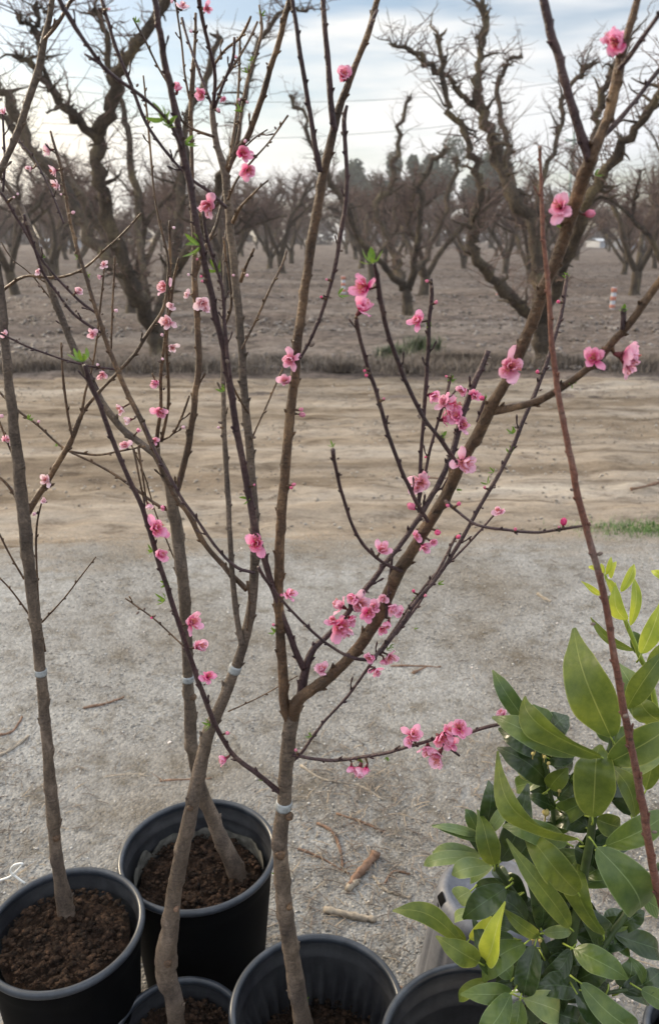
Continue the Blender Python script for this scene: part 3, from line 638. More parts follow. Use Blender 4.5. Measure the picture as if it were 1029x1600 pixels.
# ------------------------------------------------------------------ pots
def pot(cx, cy, h, r, soil_h, label, flutes=0, lime=False, mats=('pot_black', 'pot_inner', 'pot_rim'), rings=3, soil=True):
    root = thing('nursery_pot', (cx, cy, 0), label, 'pot', 'nursery pots on the gravel')
    rb = r*.80
    mb = MB(); prof = [(rb*.7, .004), (rb*.97, .004), (rb, .015)]
    for k in range(1, 12):
        z = .015+(h-.05)*k/12; prof.append((rb+(r*.955-rb)*k/12, z))
    prof += [(r*.955, h-.045), (r*.965, h-.04), (r*.975, h-.012)]
    mb.lathe(prof, 72); mb.build('wall', M[mats[0]], root, off=Vector((0, 0, 0)))
    mb = MB(); rp = []
    for k in range(13):
        a = math.pi*(-.35+1.55*k/12); rp.append((r*.985+.0065*math.cos(a), h-.006+.0075*math.sin(a)))
    rp = [(r*.972, h-.016)]+rp+[(r*.955, h-.014)]
    mb.lathe(rp, 96); mb.build('rim', M[mats[2]], root, off=Vector((0, 0, 0)))
    mb = MB(); ip = [(r*.958, h-.012)]; z = h-.014; rr = r*.955
    for k in range(rings):
        ip += [(rr, z-.020), (rr-.0045, z-.025), (rr-.0035, z-.032)]; z -= .032; rr -= .0045
    n_top = len(ip)
    for k in range(1, 9):
        ip.append((rr-(rr-rb*.96)*k/8*.8, z-(z-.02)*k/8))
    ip.append((.001, .02))
    mod = (lambda i, th: 1-(.042*(1+max(-1, min(1, 2.2*math.sin(th*flutes)))) if n_top+1 <= i < len(ip)-1 else 0)) if flutes else None
    mb.lathe(ip, max(96, flutes*8), mod=mod); mb.build('inner_wall', M[mats[1]], root, off=Vector((0, 0, 0)))
    if soil:
        ri = rr-.004
        mb = MB(); rows = []
        nr, na = 34, 110
        rad = np.linspace(0.0005, 1, nr)[:, None]; th = np.linspace(0, 2*math.pi, na)[None]
        xx = rad*np.cos(th)*ri*.985; yy = rad*np.sin(th)*ri*.985
        zz = soil_h+.016*fbm((xx+cx)*40+9, (yy+cy)*40, 4, 2)+.006*fbm((xx+cx)*140, (yy+cy)*140+4, 3, 5)-.010*rad**6+.006*(1-rad)
        idx = np.arange(nr*na).reshape(nr, na)
        o = link('soil', np_mesh('soil', np.stack([xx, yy, zz+0*xx], -1).reshape(-1, 3), quads(idx), [M['soil']]), root)
        n = 900; a = rng.uniform(0, 6.28, n); q = np.sqrt(rng.random(n))*ri*.95
        v, f = pebbles(n, 0, 1, 0, 1, .0018, .0095)
        v = v.reshape(n, 6, 3); v = v-v.mean(1, keepdims=True); px_ = q*np.cos(a); py_ = q*np.sin(a)
        pz = soil_h+.008+.010*fbm((px_+cx)*40+9, (py_+cy)*40, 4, 2)
        v = v+np.stack([px_, py_, pz], -1)[:, None]
        c_ = link('soil_crumbs', np_mesh('soil_crumbs', v.reshape(-1, 3), f, [M['soil']], False), root); c_['kind'] = 'stuff'
        if lime:
            mb = MB(); rows = [[], []]
            for k in range(97):
                th_ = 2*math.pi*k/96; j = fbm(np.array([k*.35]), np.array([2.0]), 3)[0]
                for ii, (dz) in enumerate((-.012, .024+.022*j)):
                    zz_ = soil_h+dz; r_ = rr-(rr-rb*.96)*.8*max(0, (z-zz_))/(z-.02)-.0011
                    rows[ii].append(Vector((r_*math.cos(th_), r_*math.sin(th_), zz_)))
            mb.grid(rows); mb.build('lime_crust', M['lime'], root, off=Vector((0, 0, 0)))
    return root
pot(-.483, 1.129, .36, .140, .330, 'black pot full of crumbly brown soil at the left edge, around the leftmost trunk')
pot(-.273, 1.342, .336, .160, .262, 'tall black pot behind, with ringed inner wall and pale crust above low soil', lime=True, rings=4)
pot(-.267, 1.037, .205, .117, .165, 'small black pot cut off at the bottom, around the leaning grey trunk', rings=1)
pot(-.021, .998, .325, .1435, .185, 'black pot with vertical flutes inside, around the central trunk', flutes=34, rings=1)
pot(.230, .850, .41, .155, .22, 'large empty-looking black pot at bottom right under the citrus leaves', rings=2)
pot(.62, .955, .30, .095, .26, 'black pot just entering at the bottom right corner', rings=1)
pot(.305, .835, .47, .072, .445, 'small white pot nested in the large black pot under the citrus', mats=('pot_white', 'pot_white', 'pot_white'), rings=1)
# upturned grey pot
cx, cy, hh = .335, 1.30, .275
root = thing('upturned_pot', (cx, cy, 0), 'faded grey pot standing upside down behind the citrus leaves', 'pot')
mb = MB()
mod = lambda i, th: 1-.022*(1 if math.sin(th*14) > .86 else 0)*(1 if 3 < i < 16 else 0)
prof = [(.150, .0), (.152, .012), (.146, .014), (.144, .03)]+[(.143-.030*k/12, .035+(hh-.055)*k/12) for k in range(13)]+[(.108, hh-.010), (.100, hh-.002), (.090, hh), (.088, hh-.006), (.001, hh-.006)]
mb.lathe(prof, 168, mod=mod); mb.build('wall', M['pot_grey'], root, off=Vector((0, 0, 0)))
for k in range(6):
    a = k*1.047+3.28; mb = MB(); rows = []
    for i in range(9):
        u = -1+2*i/8; aa = a+u*.13; rt = 1-abs(u)**3
        rows.append([Vector((.1135*math.cos(aa), .1135*math.sin(aa), hh-.026-.006*rt)), Vector((.1125*math.cos(aa), .1125*math.sin(aa), hh-.016)), Vector((.1035*math.cos(aa), .1035*math.sin(aa), hh-.0035+.003*rt))])
    mb.grid(rows); mb.build('drain_hole', M['hole'], root, off=Vector((0, 0, 0)))

# ------------------------------------------------------------------ nursery tree machinery
def petal(mb, ang, tilt, ln, wd, cup, mi=0, z0=0.0, seed=0):
    rr = random.Random(seed); rows = []; W6 = (.16, .46, .80, 1.0, .97, .74, .40); tw = rr.uniform(-.25, .25); sb = rr.uniform(-.12, .12)
    for i in range(7):
        u = (0, .15, .36, .58, .78, .93, 1.0)[i]; w_ = wd*W6[i]; row = []
        for j in range(5):
            s = -1+j/2
            x = u*ln-(s*s*.10*ln if i > 3 else 0)-(.07*ln if (i == 6 and j == 2) else 0); y = s*w_*.5+sb*u*u
            z = cup*u*u*.9*ln+.5*abs(cup)*s*s*w_+tw*u*s*w_+rr.uniform(-.085, .085)*ln*(u > .3)
            X_ = x*math.cos(tilt)-z*math.sin(tilt); Z_ = x*math.sin(tilt)+z*math.cos(tilt)+z0
            row.append(Vector((X_*math.cos(ang)-y*math.sin(ang), X_*math.sin(ang)+y*math.cos(ang), Z_)))
        rows.append(row)
    mb.grid(rows, mi)
def stamens_mb(n, h, sp, seed):
    rr = random.Random(seed); mb = MB()
    for k in range(n):
        a = rr.uniform(0, 6.28); s = rr.uniform(.05, sp); t = Vector((math.cos(a)*s, math.sin(a)*s, h*rr.uniform(.7, 1.1)))
        mb.tube([Vector((0, 0, 0)), t*.5+Vector((0, 0, .03)), t], [.02, .017, .016], 3, False)
        mb.tube([t, t+Vector((0, 0, .05))], [.042, .035], 4, True)
    return mb
def calyx_mb():
    mb = MB(); mb.lathe([(.02, -.42), (.09, -.36), (.14, -.2), (.17, -.05), (.10, .0), (.0, .01)], 9)
    for k in range(5): petal(mb, k*1.2566+.6, .3, .30, .17, .1, 0, -.06, k)
    return mb
FL = {'o': [], 'h': [], 'b': []}
for v_ in range(6):
    rr = random.Random(v_); mb = MB()
    for k in range(rr.choice((5, 5, 6))): petal(mb, k*1.2+rr.uniform(-.3, .3), rr.uniform(-.25, .75), rr.uniform(.75, 1.2), rr.uniform(.56, .84), rr.uniform(.1, .45), seed=v_*50+k)
    for k in range(rr.choice((3, 5, 6))): petal(mb, k*1.1+.5+rr.uniform(-.5, .5), rr.uniform(.2, 1.2), rr.uniform(.5, .9), rr.uniform(.30, .5), rr.uniform(.1, .5), z0=.05, seed=v_*50+k+20)
    FL['o'].append((mb, stamens_mb(30, .62, .55, v_)))
for v_ in range(6):
    rr = random.Random(v_+40); mb = MB()
    for k in range(5): petal(mb, k*1.2566+rr.uniform(-.3, .3), rr.uniform(.35, 1.25), rr.uniform(.8, 1.25), rr.uniform(.60, .85), rr.uniform(-.1, .3), seed=v_*70+k+300)
    for k in range(5): petal(mb, k*1.25+.4, rr.uniform(.55, 1.4), rr.uniform(.5, .95), rr.uniform(.34, .52), rr.uniform(.0, .3), z0=.04, seed=v_*70+k+330)
    FL['h'].append((mb, stamens_mb(16, .8, .3, v_+9)))
for v_ in range(2):
    mb = MB(); mb.lathe([(.05, -.1), (.28, .05), (.40, .3), (.42, .55), (.34, .8), (.18, .98), (.04, 1.05), (.0, 1.05)], 11, mod=lambda i, th: 1+.07*math.sin(th*3+i*.7+v_))
    for k in range(3): petal(mb, k*2.1, 1.05, .95, .62, .14, z0=.03, seed=900+k+v_)
    FL['b'].append((mb, None))
CALYX = calyx_mb().mesh('calyx', M['calyx'])
FLM = {}
for pk, pm in (('petal', M['petal']), ('pale', M['petal_pale'])):
    for ty in FL:
        FLM[(pk, ty)] = [(a.mesh('petals', pm if ty != 'b' else M['bud_pink'] if pk == 'petal' else pm), s.mesh('stamens', M['stamen']) if s else None) for a, s in FL[ty]]
gb = MB(); gb.lathe([(.0, -.3), (.25, -.25), (.38, .0), (.42, .3), (.36, .6), (.2, .85), (.05, 1), (0, 1)], 10, mod=lambda i, th: 1+.06*math.sin(th*4+i))
GREYBUD = gb.mesh('grey_bud', M['budfuzz'])
def leaf_blade(mb, B, T, nrm, wd, arch=.1, fold=.25, curl=0.0, mi=0, n=8, m=5, uvs=None, wave=0.0, rc=0.0, vd=None):
    """blade from B to T; nrm roughly the face direction; arch and fold in blade lengths"""
    ax = T-B; Lh = ax.length
    if Lh < 1e-6: return
    ax.normalize(); nr = nrm-ax*nrm.dot(ax)
    if nr.length < 1e-3: nr = Vector((0, 0, 1))-ax*ax.z
    nr.normalize(); sd_ = ax.cross(nr); rows = []; ph = random.uniform(0, 6); sbn = random.uniform(-.13, .13)*Lh; twi = random.uniform(-.35, .35)
    for i in range(n+1):
        u = i/n
        w_ = wd*.5*max(0.012, (math.sin(math.pi*min(1, u*.97+.0)**.88)**.66)*(1 if u < .80 else 1-(u-.80)*2.6))
        c = B+ax*(Lh*((1-rc)*u+rc*math.sin(u*2.0)))+nr*(arch*Lh*math.sin(math.pi*u)-curl*Lh*u**4)-(vd if vd else nr)*(rc*.5*Lh*u**2.6)+sd_*(sbn*math.sin(math.pi*u)+(sbn*1.5*u**3 if rc > .3 else 0))
        row = []
        for j in range(m):
            s = -1+2*j/(m-1)
            row.append(c+sd_*(s*w_*(1-.15*fold))+nr*(twi*s*u*w_+fold*abs(s)**1.3*w_+wave*w_*math.sin(u*9+ph+s*1.5)*abs(s)))
            if uvs is not None: uvs.append((s, u))
        rows.append(row)
    mb.grid(rows, mi)
def build_leafy(mb, uvs, name, mats, parent):
    o = mb.build(name, mats, parent); me = o.data; uv = me.uv_layers.new(name='UVMap')
    vi = np.zeros(len(me.loops), dtype=np.int32); me.loops.foreach_get('vertex_index', vi)
    uv.data.foreach_set('uv', np.array(uvs, dtype=np.float32)[vi].ravel()); return o
def tuft_mesh(seed, n):
    random.seed(seed); mb = MB(); uvs = []
    for k in range(n):
        a = 6.28*k/n+random.uniform(-.4, .4); el = random.uniform(.5, 1.3); Lh = random.uniform(.55, 1.0)
        T = Vector((math.cos(a)*math.cos(el), math.sin(a)*math.cos(el), math.sin(el)))*Lh
        leaf_blade(mb, Vector((0, 0, 0)), T, Vector((-math.cos(a)*.5, -math.sin(a)*.5, 1)), .24, -.1, .4, 0, 0, 6, 3, uvs)
    me = mb.mesh('leaf_tuft', M['leaf_new']); uv = me.uv_layers.new(name='UVMap')
    vi = np.zeros(len(me.loops), dtype=np.int32); me.loops.foreach_get('vertex_index', vi)
    uv.data.foreach_set('uv', np.array(uvs, dtype=np.float32)[vi].ravel()); return me
TUFT = [tuft_mesh(50, 4), tuft_mesh(51, 5), tuft_mesh(52, 7)]
random.seed(21)

class NTree:
    def __init__(s, base, Y0, label):
        s.Y = Y0; s.root = thing('peach_tree', base, label, 'tree', 'potted peach trees'); s.samples = []; s.nb = 0
    def branch(s, pl, m, dy0=0.0, dy1=None, name='branch', nodes=True, n=10, lump=.05):
        """pl: (px, py, width px); depth offset runs from dy0 to dy1 along it"""
        if dy1 is None: dy1 = dy0
        q = [(x, y, w_, dy0+(dy1-dy0)*i/(len(pl)-1)) for i, (x, y, w_) in enumerate(pl)]
        P_, Rr, PX = [], [], []
        for i in range(len(q)-1):
            seg = math.hypot(q[i+1][0]-q[i][0], q[i+1][1]-q[i][1]); k_ = max(2, int(seg/7))
            for k in range(k_):
                x, y, w_, d = cm(q, i, k/k_); PX.append((x, y, w_, d))
        PX.append(q[-1])
        acc = 0; nxt = random.uniform(8, 25); mb = MB(); side = 1; jog = 0; kn = 0
        for i, (x, y, w_, d) in enumerate(PX):
            if i: acc += math.hypot(x-PX[i-1][0], y-PX[i-1][1])
            node = False
            if nodes and acc > nxt: node = True; nxt = acc+random.uniform(14, 38)*(1+w_/40); side = -side; jog = side*random.uniform(.02, .10)*w_
            jog *= .75
            tx, ty = (PX[min(i+1, len(PX)-1)][0]-PX[max(i-1, 0)][0], PX[min(i+1, len(PX)-1)][1]-PX[max(i-1, 0)][1]); l_ = math.hypot(tx, ty) or 1
            p, tt = at(x-ty/l_*jog, y+tx/l_*jog, s.Y+d)
            if node: kn = 1.0
            kn *= .6; big = w_ > 16
            r_ = w_*tt/F/2*(1+random.uniform(-lump, lump))*(1+(.20 if big else .14)*kn)*max(.77, abs(ty)/l_)*.83
            P_.append(p); Rr.append(r_); s.samples.append((x, y, s.Y+d, w_))
            if node and i < len(PX)-2:
                bw = min(6.5, 2.8+w_*.16)
                nx, ny = -ty/l_*side, tx/l_*side; fwd = (-1 if random.random() < .5 else 0)
                a, ta = at(x+nx*w_*.28, y+ny*w_*.28, s.Y+d); bl = bw*random.uniform(.35, 1.0); b, tb = at(x+nx*(w_*.40+bl*.7)+tx/l_*bl*1.3, y+ny*(w_*.40+bl*.7)+ty/l_*bl*1.3, s.Y+d+fwd*.006)
                rb_ = bw*tt/F*.46
                mb.tube([a, a.lerp(b, .5), b], [rb_*1.15, rb_, rb_*.35], 6)
                if w_ < 15 and random.random() < .16:              # short fruiting spur with a swollen tip
                    sl = random.uniform(7, 17); c1, _t = at(x+nx*sl*.5+tx/l_*sl*.4, y+ny*sl*.5+ty/l_*sl*.4, s.Y+d-.004); c2, _t = at(x+nx*sl*.75+tx/l_*sl, y+ny*sl*.75+ty/l_*sl, s.Y+d-.006)
                    mb.tube([a, c1, c2, c2+(c2-c1)*.35], [rb_*.75, rb_*.55, rb_*.95, rb_*.3], 6)
        mb.tube(P_, Rr, n if max(Rr) > .004 else 7)
        o = mb.build(name, m, s.root); s.nb += 1; return o
    def nearest(s, px, py, near=None):
        best = min(s.samples, key=lambda q: (q[0]-px)**2+(q[1]-py)**2); return best
    def stalk(s, px, py):
        x, y, Y_, w_ = s.nearest(px, py); d = math.hypot(px-x, py-y)
        return x, y, Y_, w_, d
    def flower(s, px, py, size, ty, pale=False):
        x, y, Y_, w_, d = s.stalk(px, py)
        lim = size*.45+w_*.5
        if d > lim: k = max(lim, d-10)/d; px, py = x+(px-x)*k, y+(py-y)*k; d *= k
        Yf = Y_-(w_/F*.5+.006 if d < w_*.7+6 else .003)
        P, tt = at(px, py, Yf); Bp, _ = at(x, y, Y_)
        axis = (P-Bp); axis = axis.normalized()*min(1.0, d/12.0)+Vector((random.uniform(-.6, .6), -.7 if ty == 'o' else -.3, random.uniform(-.2, .5)))
        axis.normalize()
        sc = size*tt/F/2*random.uniform(1.02, 1.2)
        if ty == 'h': sc *= 1.05
        ky = ('pale' if pale else 'petal', ty if ty in 'oh' else 'b')
        if ty == 'b': sc *= .85
        pm, st = random.choice(FLM[ky])
        if d > 30: P = Bp+(P-Bp)*1.0
        base = P-axis*sc*(.35 if ty != 'b' else .5)
        o = link('blossom' if ty != 'b' else 'flower_bud', pm, s.root, base-Vector(s.root.location))
        o.rotation_mode = 'QUATERNION'; o.rotation_quaternion = axis.to_track_quat('Z', 'Y') @ Quaternion((0, 0, 1), random.uniform(0, 6.28)); o.scale = (sc,)*3
        link('calyx', CALYX, o)
        if st: link('stamens', st, o)
        # stalk
        mb = MB(); e_ = base-axis*sc*.35
        mb.tube([Bp, Bp.lerp(e_, .5), e_], [.0022, .0016, .0013], 6); q = mb.build('stalk', M['bark_brown'], s.root)
    def gbud(s, px, py, size):
        x, y, Y_, w_, d = s.stalk(px, py); P, tt = at(px, py, Y_-.003); Bp, _ = at(x, y, Y_); ax = (P-Bp+Vector((0, -.002, .003))).normalized(); sc = size*tt/F*.55
        o = link('fuzzy_bud', GREYBUD, s.root, P-ax*sc*.4-Vector(s.root.location)); o.rotation_mode = 'QUATERNION'; o.rotation_quaternion = ax.to_track_quat('Z', 'Y'); o.scale = (sc*.9, sc*.9, sc)
    def tuft(s, px, py, size):
        x, y, Y_, w_, d = s.stalk(px, py); P, tt = at(px, py, Y_-.003); Bp, _ = at(x, y, Y_); ax = (P-Bp); ax = (ax*(1/max(1e-4, ax.length))+Vector((0, -.15, .7))).normalized(); sc = size*.8*tt/F
        st = P-ax*sc*.45
        if (st-Bp).length > .01: st = Bp.lerp(st, .6)
        o = link('leaf_tuft', random.choice(TUFT), s.root, st-Vector(s.root.location)); o.rotation_mode = 'QUATERNION'; o.rotation_quaternion = ax.to_track_quat('Z', 'Y') @ Quaternion((0, 0, 1), random.uniform(0, 6)); o.scale = (sc,)*3
    def tape(s, px, py, hgt, ang=0):
        x, y, Y_, w_ = s.nearest(px, py); i = s.samples.index((x, y, Y_, w_)); x2, y2, _y, _w = s.samples[i+1]; x0, y0, _a, _b = s.samples[i-1]
        dx, dy = x2-x0, y2-y0; l_ = math.hypot(dx, dy); dx /= l_; dy /= l_; mb = MB(); P_ = []; Rr = []
        for k in range(5):
            u = (k/4-.5)*hgt; p, tt = at(x+dx*u, y+dy*u, Y_); P_.append(p); Rr.append(w_*tt/F/2*(.99 if k in (0, 4) else 1.02))
        mb.tube(P_, Rr, 14); mb.build('graft_tape', M['tape'], s.root)
    def scar(s, px, py, size):
        x, y, Y_, w_ = s.nearest(px, py); P, tt = at(px, py, Y_-w_*.46*1.2/F); sc = size*tt/F
        mb = MB(); mb.v = []; rows = []
        mb.tube([P+Vector((0, .006, -.002)), P+Vector((0, -.003, .0)), P+Vector((0, -.0038, 0))], [sc*.6, sc*.5, sc*.38], 9, jit=.12); mb.build('cut_scar', M['wood'] if size < 9 else M['bark_brown'], s.root)
G_, BR, PU = M['bark_grey'], M['bark_brown'], M['bark_purple']

# ---- tree A, leftmost
b_, _ = at(105, 1428, 1.187)
A = NTree(b_-Vector((0, 0, .02)), 1.187, 'leftmost potted peach tree with few pale blossoms, rising along the left edge')
A.branch([(112, 1478, 50), (105, 1430, 36), (97, 1390, 27), (88, 1330, 22), (82, 1260, 24), (76, 1190, 20), (70, 1120, 20), (64, 1050, 19), (57, 980, 20), (48, 910, 21), (40, 830, 23), (30, 740, 22), (20, 650, 18), (12, 580, 17), (6, 510, 16), (0, 440, 14), (-12, 380, 13), (-12, 310, 13), (0, 268, 13), (25, 215, 13), (42, 165, 13), (60, 110, 14), (70, 60, 12), (78, 25, 10), (85, -20, 8)], G_, 0, -.12, 'trunk', n=14)
A.branch([(70, 62, 8), (92, 35, 8), (118, -12, 7)], BR, -.12)
A.branch([(3, 455, 8), (40, 432, 7), (90, 434, 7), (130, 420, 6), (165, 390, 5), (195, 362, 5), (221, 333, 4)], BR, 0, -.06)
A.branch([(40, 808, 15), (75, 750, 13), (105, 700, 12), (118, 672, 11), (132, 640, 9), (165, 602, 8), (205, 560, 8), (235, 515, 8), (256, 480, 6), (262, 440, 5), (262, 400, 5), (248, 340, 5), (240, 290, 4), (232, 200, 4), (224, 118, 3)], BR, 0, .05)
A.branch([(113, 683, 5), (105, 640, 5), (100, 600, 5), (97, 565, 4), (96, 535, 4)], BR)
A.branch([(127, 655, 6), (133, 615, 5), (143, 580, 4), (150, 540, 4), (158, 470, 4), (163, 420, 3)], BR)
A.branch([(109, 705, 6), (150, 711, 6), (185, 705, 5), (228, 697, 5)], BR)
A.branch([(66, 972, 5), (100, 935, 4), (150, 870, 3)], BR, 0, -.05)
A.branch([(49, 965, 5), (20, 925, 4), (-10, 893, 4)], BR); A.branch([(38, 905, 5), (15, 865, 4), (-8, 820, 4)], BR); A.branch([(28, 780, 8), (10, 755, 7), (-10, 738, 6)], BR)
A.branch([(71, 1018, 4), (62, 960, 4), (57, 870, 4), (58, 820, 4), (66, 783, 3)], BR, 0, -.02)
A.branch([(34, 760, 9), (26, 722, 9), (20, 692, 7)], BR); A.branch([(5, 300, 5), (8, 250, 5), (6, 210, 4), (4, 170, 4)], PU, .02)
A.branch([(35, 738, 6), (16, 700, 5), (-8, 640, 4)], BR)
for x, y, s_, k in ((8, 523, 17, 'h'), (3, 650, 15, 'b'), (10, 687, 19, 'h'), (22, 693, 15, 'h'), (72, 750, 21, 'o'), (70, 783, 15, 'h'), (54, 803, 14, 'b'), (6, 175, 13, 'h'), (60, 424, 13, 'h'), (235, 800, 18, 'h'), (228, 802, 12, 'b'), (195, 695, 20, 'o'), (162, 413, 15, 'h'), (156, 432, 13, 'h')): A.flower(x, y, s_, k, True)
for x, y, s_ in ((204, 350, 9), (171, 427, 10), (98, 540, 8)): A.gbud(x, y, s_)
for x, y, s_ in ((62, 650, 14), (80, 690, 8), (137, 432, 12)): A.tuft(x, y, s_)
A.tape(66, 1050, 9)
A.scar(88, 1310, 10)

# ---- tree B, in the tall pot behind
b_, _ = at(376, 1372, 1.353)
B = NTree(b_-Vector((0, 0, .02)), 1.353, 'peach tree in the ringed pot behind, its trunk crooked at the base')
B.branch([(388, 1410, 58), (370, 1364, 37), (350, 1320, 31), (328, 1270, 27), (312, 1225, 24), (302, 1180, 23), (297, 1120, 22), (294, 1060, 19), (291, 980, 21), (285, 900, 22), (275, 820, 23), (265, 760, 19), (248, 718, 17), (225, 697, 17), (190, 668, 16), (160, 630, 16), (135, 585, 15), (110, 530, 14), (90, 480, 14), (70, 425, 13), (52, 370, 12), (32, 320, 11), (12, 290, 10), (-10, 260, 10)], G_, 0, -.1, 'trunk', n=14)
B.branch([(271, 785, 13), (285, 735, 13), (297, 680, 13), (305, 620, 12), (311, 560, 12), (308, 500, 12), (304, 430, 11), (304, 380, 9), (300, 320, 8), (300, 250, 7), (298, 180, 7), (303, 110, 6), (306, 20, 5)], BR)
B.branch([(305, 430, 9), (322, 385, 8), (340, 345, 7), (350, 300, 6), (362, 230, 6), (372, 150, 5), (375, 60, 4)], BR, 0, .06)
B.branch([(248, 722, 9), (246, 680, 8), (251, 640, 7), (252, 580, 6), (258, 530, 6), (266, 480, 6), (273, 430, 5), (280, 402, 4)], BR, 0, -.08)
B.branch([(252, 690, 7), (262, 640, 6), (263, 590, 6), (260, 540, 6), (264, 470, 7), (266, 400, 5), (265, 345, 5)], BR, 0, -.05)
B.branch([(253, 688, 5), (272, 676, 5), (288, 640, 5), (296, 618, 4)], BR); B.branch([(270, 678, 4), (281, 672, 3)], BR)
B.branch([(262, 797, 9), (240, 785, 7), (185, 745, 7), (150, 725, 6), (100, 700, 6), (60, 665, 6), (25, 638, 6), (-8, 605, 6)], BR, 0, .05)
B.branch([(203, 690, 4), (225, 740, 3), (243, 800, 3), (272, 872, 3)], BR, 0, .05)
B.branch([(175, 655, 5), (150, 600, 4), (120, 545, 4), (95, 500, 4), (78, 455, 4)], PU)
B.branch([(88, 478, 4), (50, 430, 4), (20, 405, 3), (2, 378, 3)], BR); B.branch([(174, 545, 4), (176, 480, 4), (180, 400, 4)], BR, .05)
B.branch([(300, 205, 6), (298, 150, 7), (303, 90, 6), (306, 40, 5)], BR); B.branch([(296, 155, 5), (288, 110, 4), (283, 60, 4), (273, -5, 4)], BR)
B.branch([(100, 350, 5), (80, 300, 4), (55, 250, 4), (32, 222, 4), (22, 204, 3)], PU, -.05)
for x, y, s_, k in ((255, 448, 32, 'o'), (262, 503, 28, 'o'), (268, 478, 20, 'h'), (291, 461, 16, 'h'), (316, 474, 28, 'o'), (322, 484, 18, 'h'), (270, 543, 20, 'o'), (243, 598, 21, 'h'), (250, 645, 26, 'o'), (251, 500, 18, 'h'), (28, 303, 9, 'b'), (38, 268, 17, 'h'), (290, 8, 20, 'h'), (242, 688, 16, 'h'), (217, 672, 10, 'h'), (255, 793, 15, 'h')): B.flower(x, y, s_, k, x < 200 or y < 560)
for x, y, s_ in ((305, 437, 12), (318, 20, 9)): B.gbud(x, y, s_)
for x, y, s_ in ((275, 760, 10), (68, 400, 8)): B.tuft(x, y, s_)
B.tape(293, 1062, 9); B.scar(302, 1090, 9)

# ---- tree C, leaning grey trunk
b_, _ = at(280, 1650, 1.037)
C = NTree(b_, 1.037, 'leaning peach tree with a swollen grey graft knob low on its trunk')
C.branch([(283, 1662, 42), (276, 1600, 32), (270, 1555, 34), (259, 1515, 39), (259, 1485, 40), (268, 1440, 31), (273, 1390, 29), (285, 1330, 28), (300, 1260, 26), (312, 1200, 25), (328, 1140, 24), (350, 1090, 22), (367, 1045, 20), (386, 985, 19), (396, 920, 17), (398, 860, 17), (397, 800, 16), (393, 740, 15), (388, 680, 16), (382, 620, 15), (378, 550, 15), (372, 480, 15), (366, 420, 15), (360, 360, 15), (356, 310, 15), (350, 265, 16), (340, 230, 12), (333, 190, 11), (331, 163, 9)], G_, 0, .02, 'trunk', n=14)
C.branch([(352, 272, 14), (366, 243, 13), (388, 210, 12), (405, 165, 12), (420, 115, 11), (437, 60, 11), (454, -12, 11)], BR, .02, -.05)
C.branch([(333, 168, 7), (336, 120, 7), (327, 75, 7), (316, 30, 8), (310, -10, 9)], PU, .0, -.08)
C.branch([(334, 172, 6), (318, 130, 6), (303, 90, 6), (293, 60, 5), (284, 28, 6)], PU, 0, .03)
C.branch([(335, 170, 6), (351, 125, 6), (364, 92, 6), (366, 58, 5)], PU, 0, -.03)
C.branch([(332, 105, 7), (352, 78, 6), (374, 60, 7), (388, 35, 6), (392, 26, 4)], BR, 0, -.03)
C.branch([(335, 145, 6), (360, 110, 6), (385, 70, 5), (402, 34, 5)], BR, 0, .04)
C.branch([(335, 214, 8), (305, 203, 6), (283, 187, 6), (270, 145, 5), (250, 110, 4), (226, 62, 5), (208, 28, 4)], BR, 0, -.04)
C.branch([(364, 348, 9), (375, 325, 7), (400, 298, 5), (419, 282, 4)], BR, 0, -.05)
C.branch([(376, 440, 8), (385, 415, 6), (397, 388, 5)], BR, 0, -.03)
C.branch([(378, 545, 5), (400, 500, 5), (425, 445, 5), (440, 415, 5), (448, 392, 5)], BR, 0, .05)
C.branch([(389, 700, 5), (398, 675, 4), (418, 630, 4), (442, 575, 4)], BR, 0, .05)
C.branch([(388, 645, 6), (375, 625, 5), (362, 600, 5)], BR, 0, -.03)
C.branch([(386, 922, 14), (350, 885, 13), (320, 850, 12), (295, 805, 11), (270, 770, 11), (252, 730, 10), (238, 695, 11), (222, 660, 11), (200, 615, 11), (180, 570, 10), (160, 515, 9), (146, 470, 8), (132, 425, 8), (117, 375, 7), (106, 325, 6), (96, 265, 6), (85, 225, 5), (79, 205, 4)], BR, .02, .08)
C.branch([(398, 895, 8), (370, 886, 8), (340, 858, 7), (310, 815, 7), (285, 780, 7), (262, 740, 7), (240, 700, 6), (225, 660, 5)], PU, 0, .03)
C.branch([(155, 492, 7), (125, 470, 7), (90, 435, 6), (60, 398, 6), (40, 362, 6), (20, 330, 7), (5, 305, 6), (-8, 293, 6)], PU, .06, .02)
C.branch([(162, 522, 6), (120, 495, 7), (95, 465, 6), (70, 430, 6), (55, 390, 6), (44, 360, 7), (38, 335, 6)], PU, .06, .0)
C.branch([(180, 577, 6), (130, 570, 6), (80, 555, 5), (40, 540, 5), (-5, 518, 5)], PU, .06, 0)
C.branch([(378, 1008, 12), (368, 950, 11), (361, 870, 10), (356, 770, 10), (351, 690, 10), (349, 610, 9), (348, 530, 8), (351, 460, 7), (351, 400, 7), (354, 360, 6)], G_, 0, .06)
C.branch([(350, 510, 7), (361, 480, 6), (359, 440, 5), (352, 395, 5), (349, 370, 4)], BR, .03)
C.branch([(358, 262, 6), (372, 215, 6), (378, 170, 6), (388, 120, 6), (400, 85, 6), (409, 45, 6), (405, 8, 4)], BR, 0, .05)
C.branch([(356, 312, 6), (372, 278, 5), (395, 250, 5), (420, 222, 4), (450, 180, 5)], BR, 0, -.04); C.branch([(374, 240, 4), (395, 218, 4), (418, 202, 3)], BR)
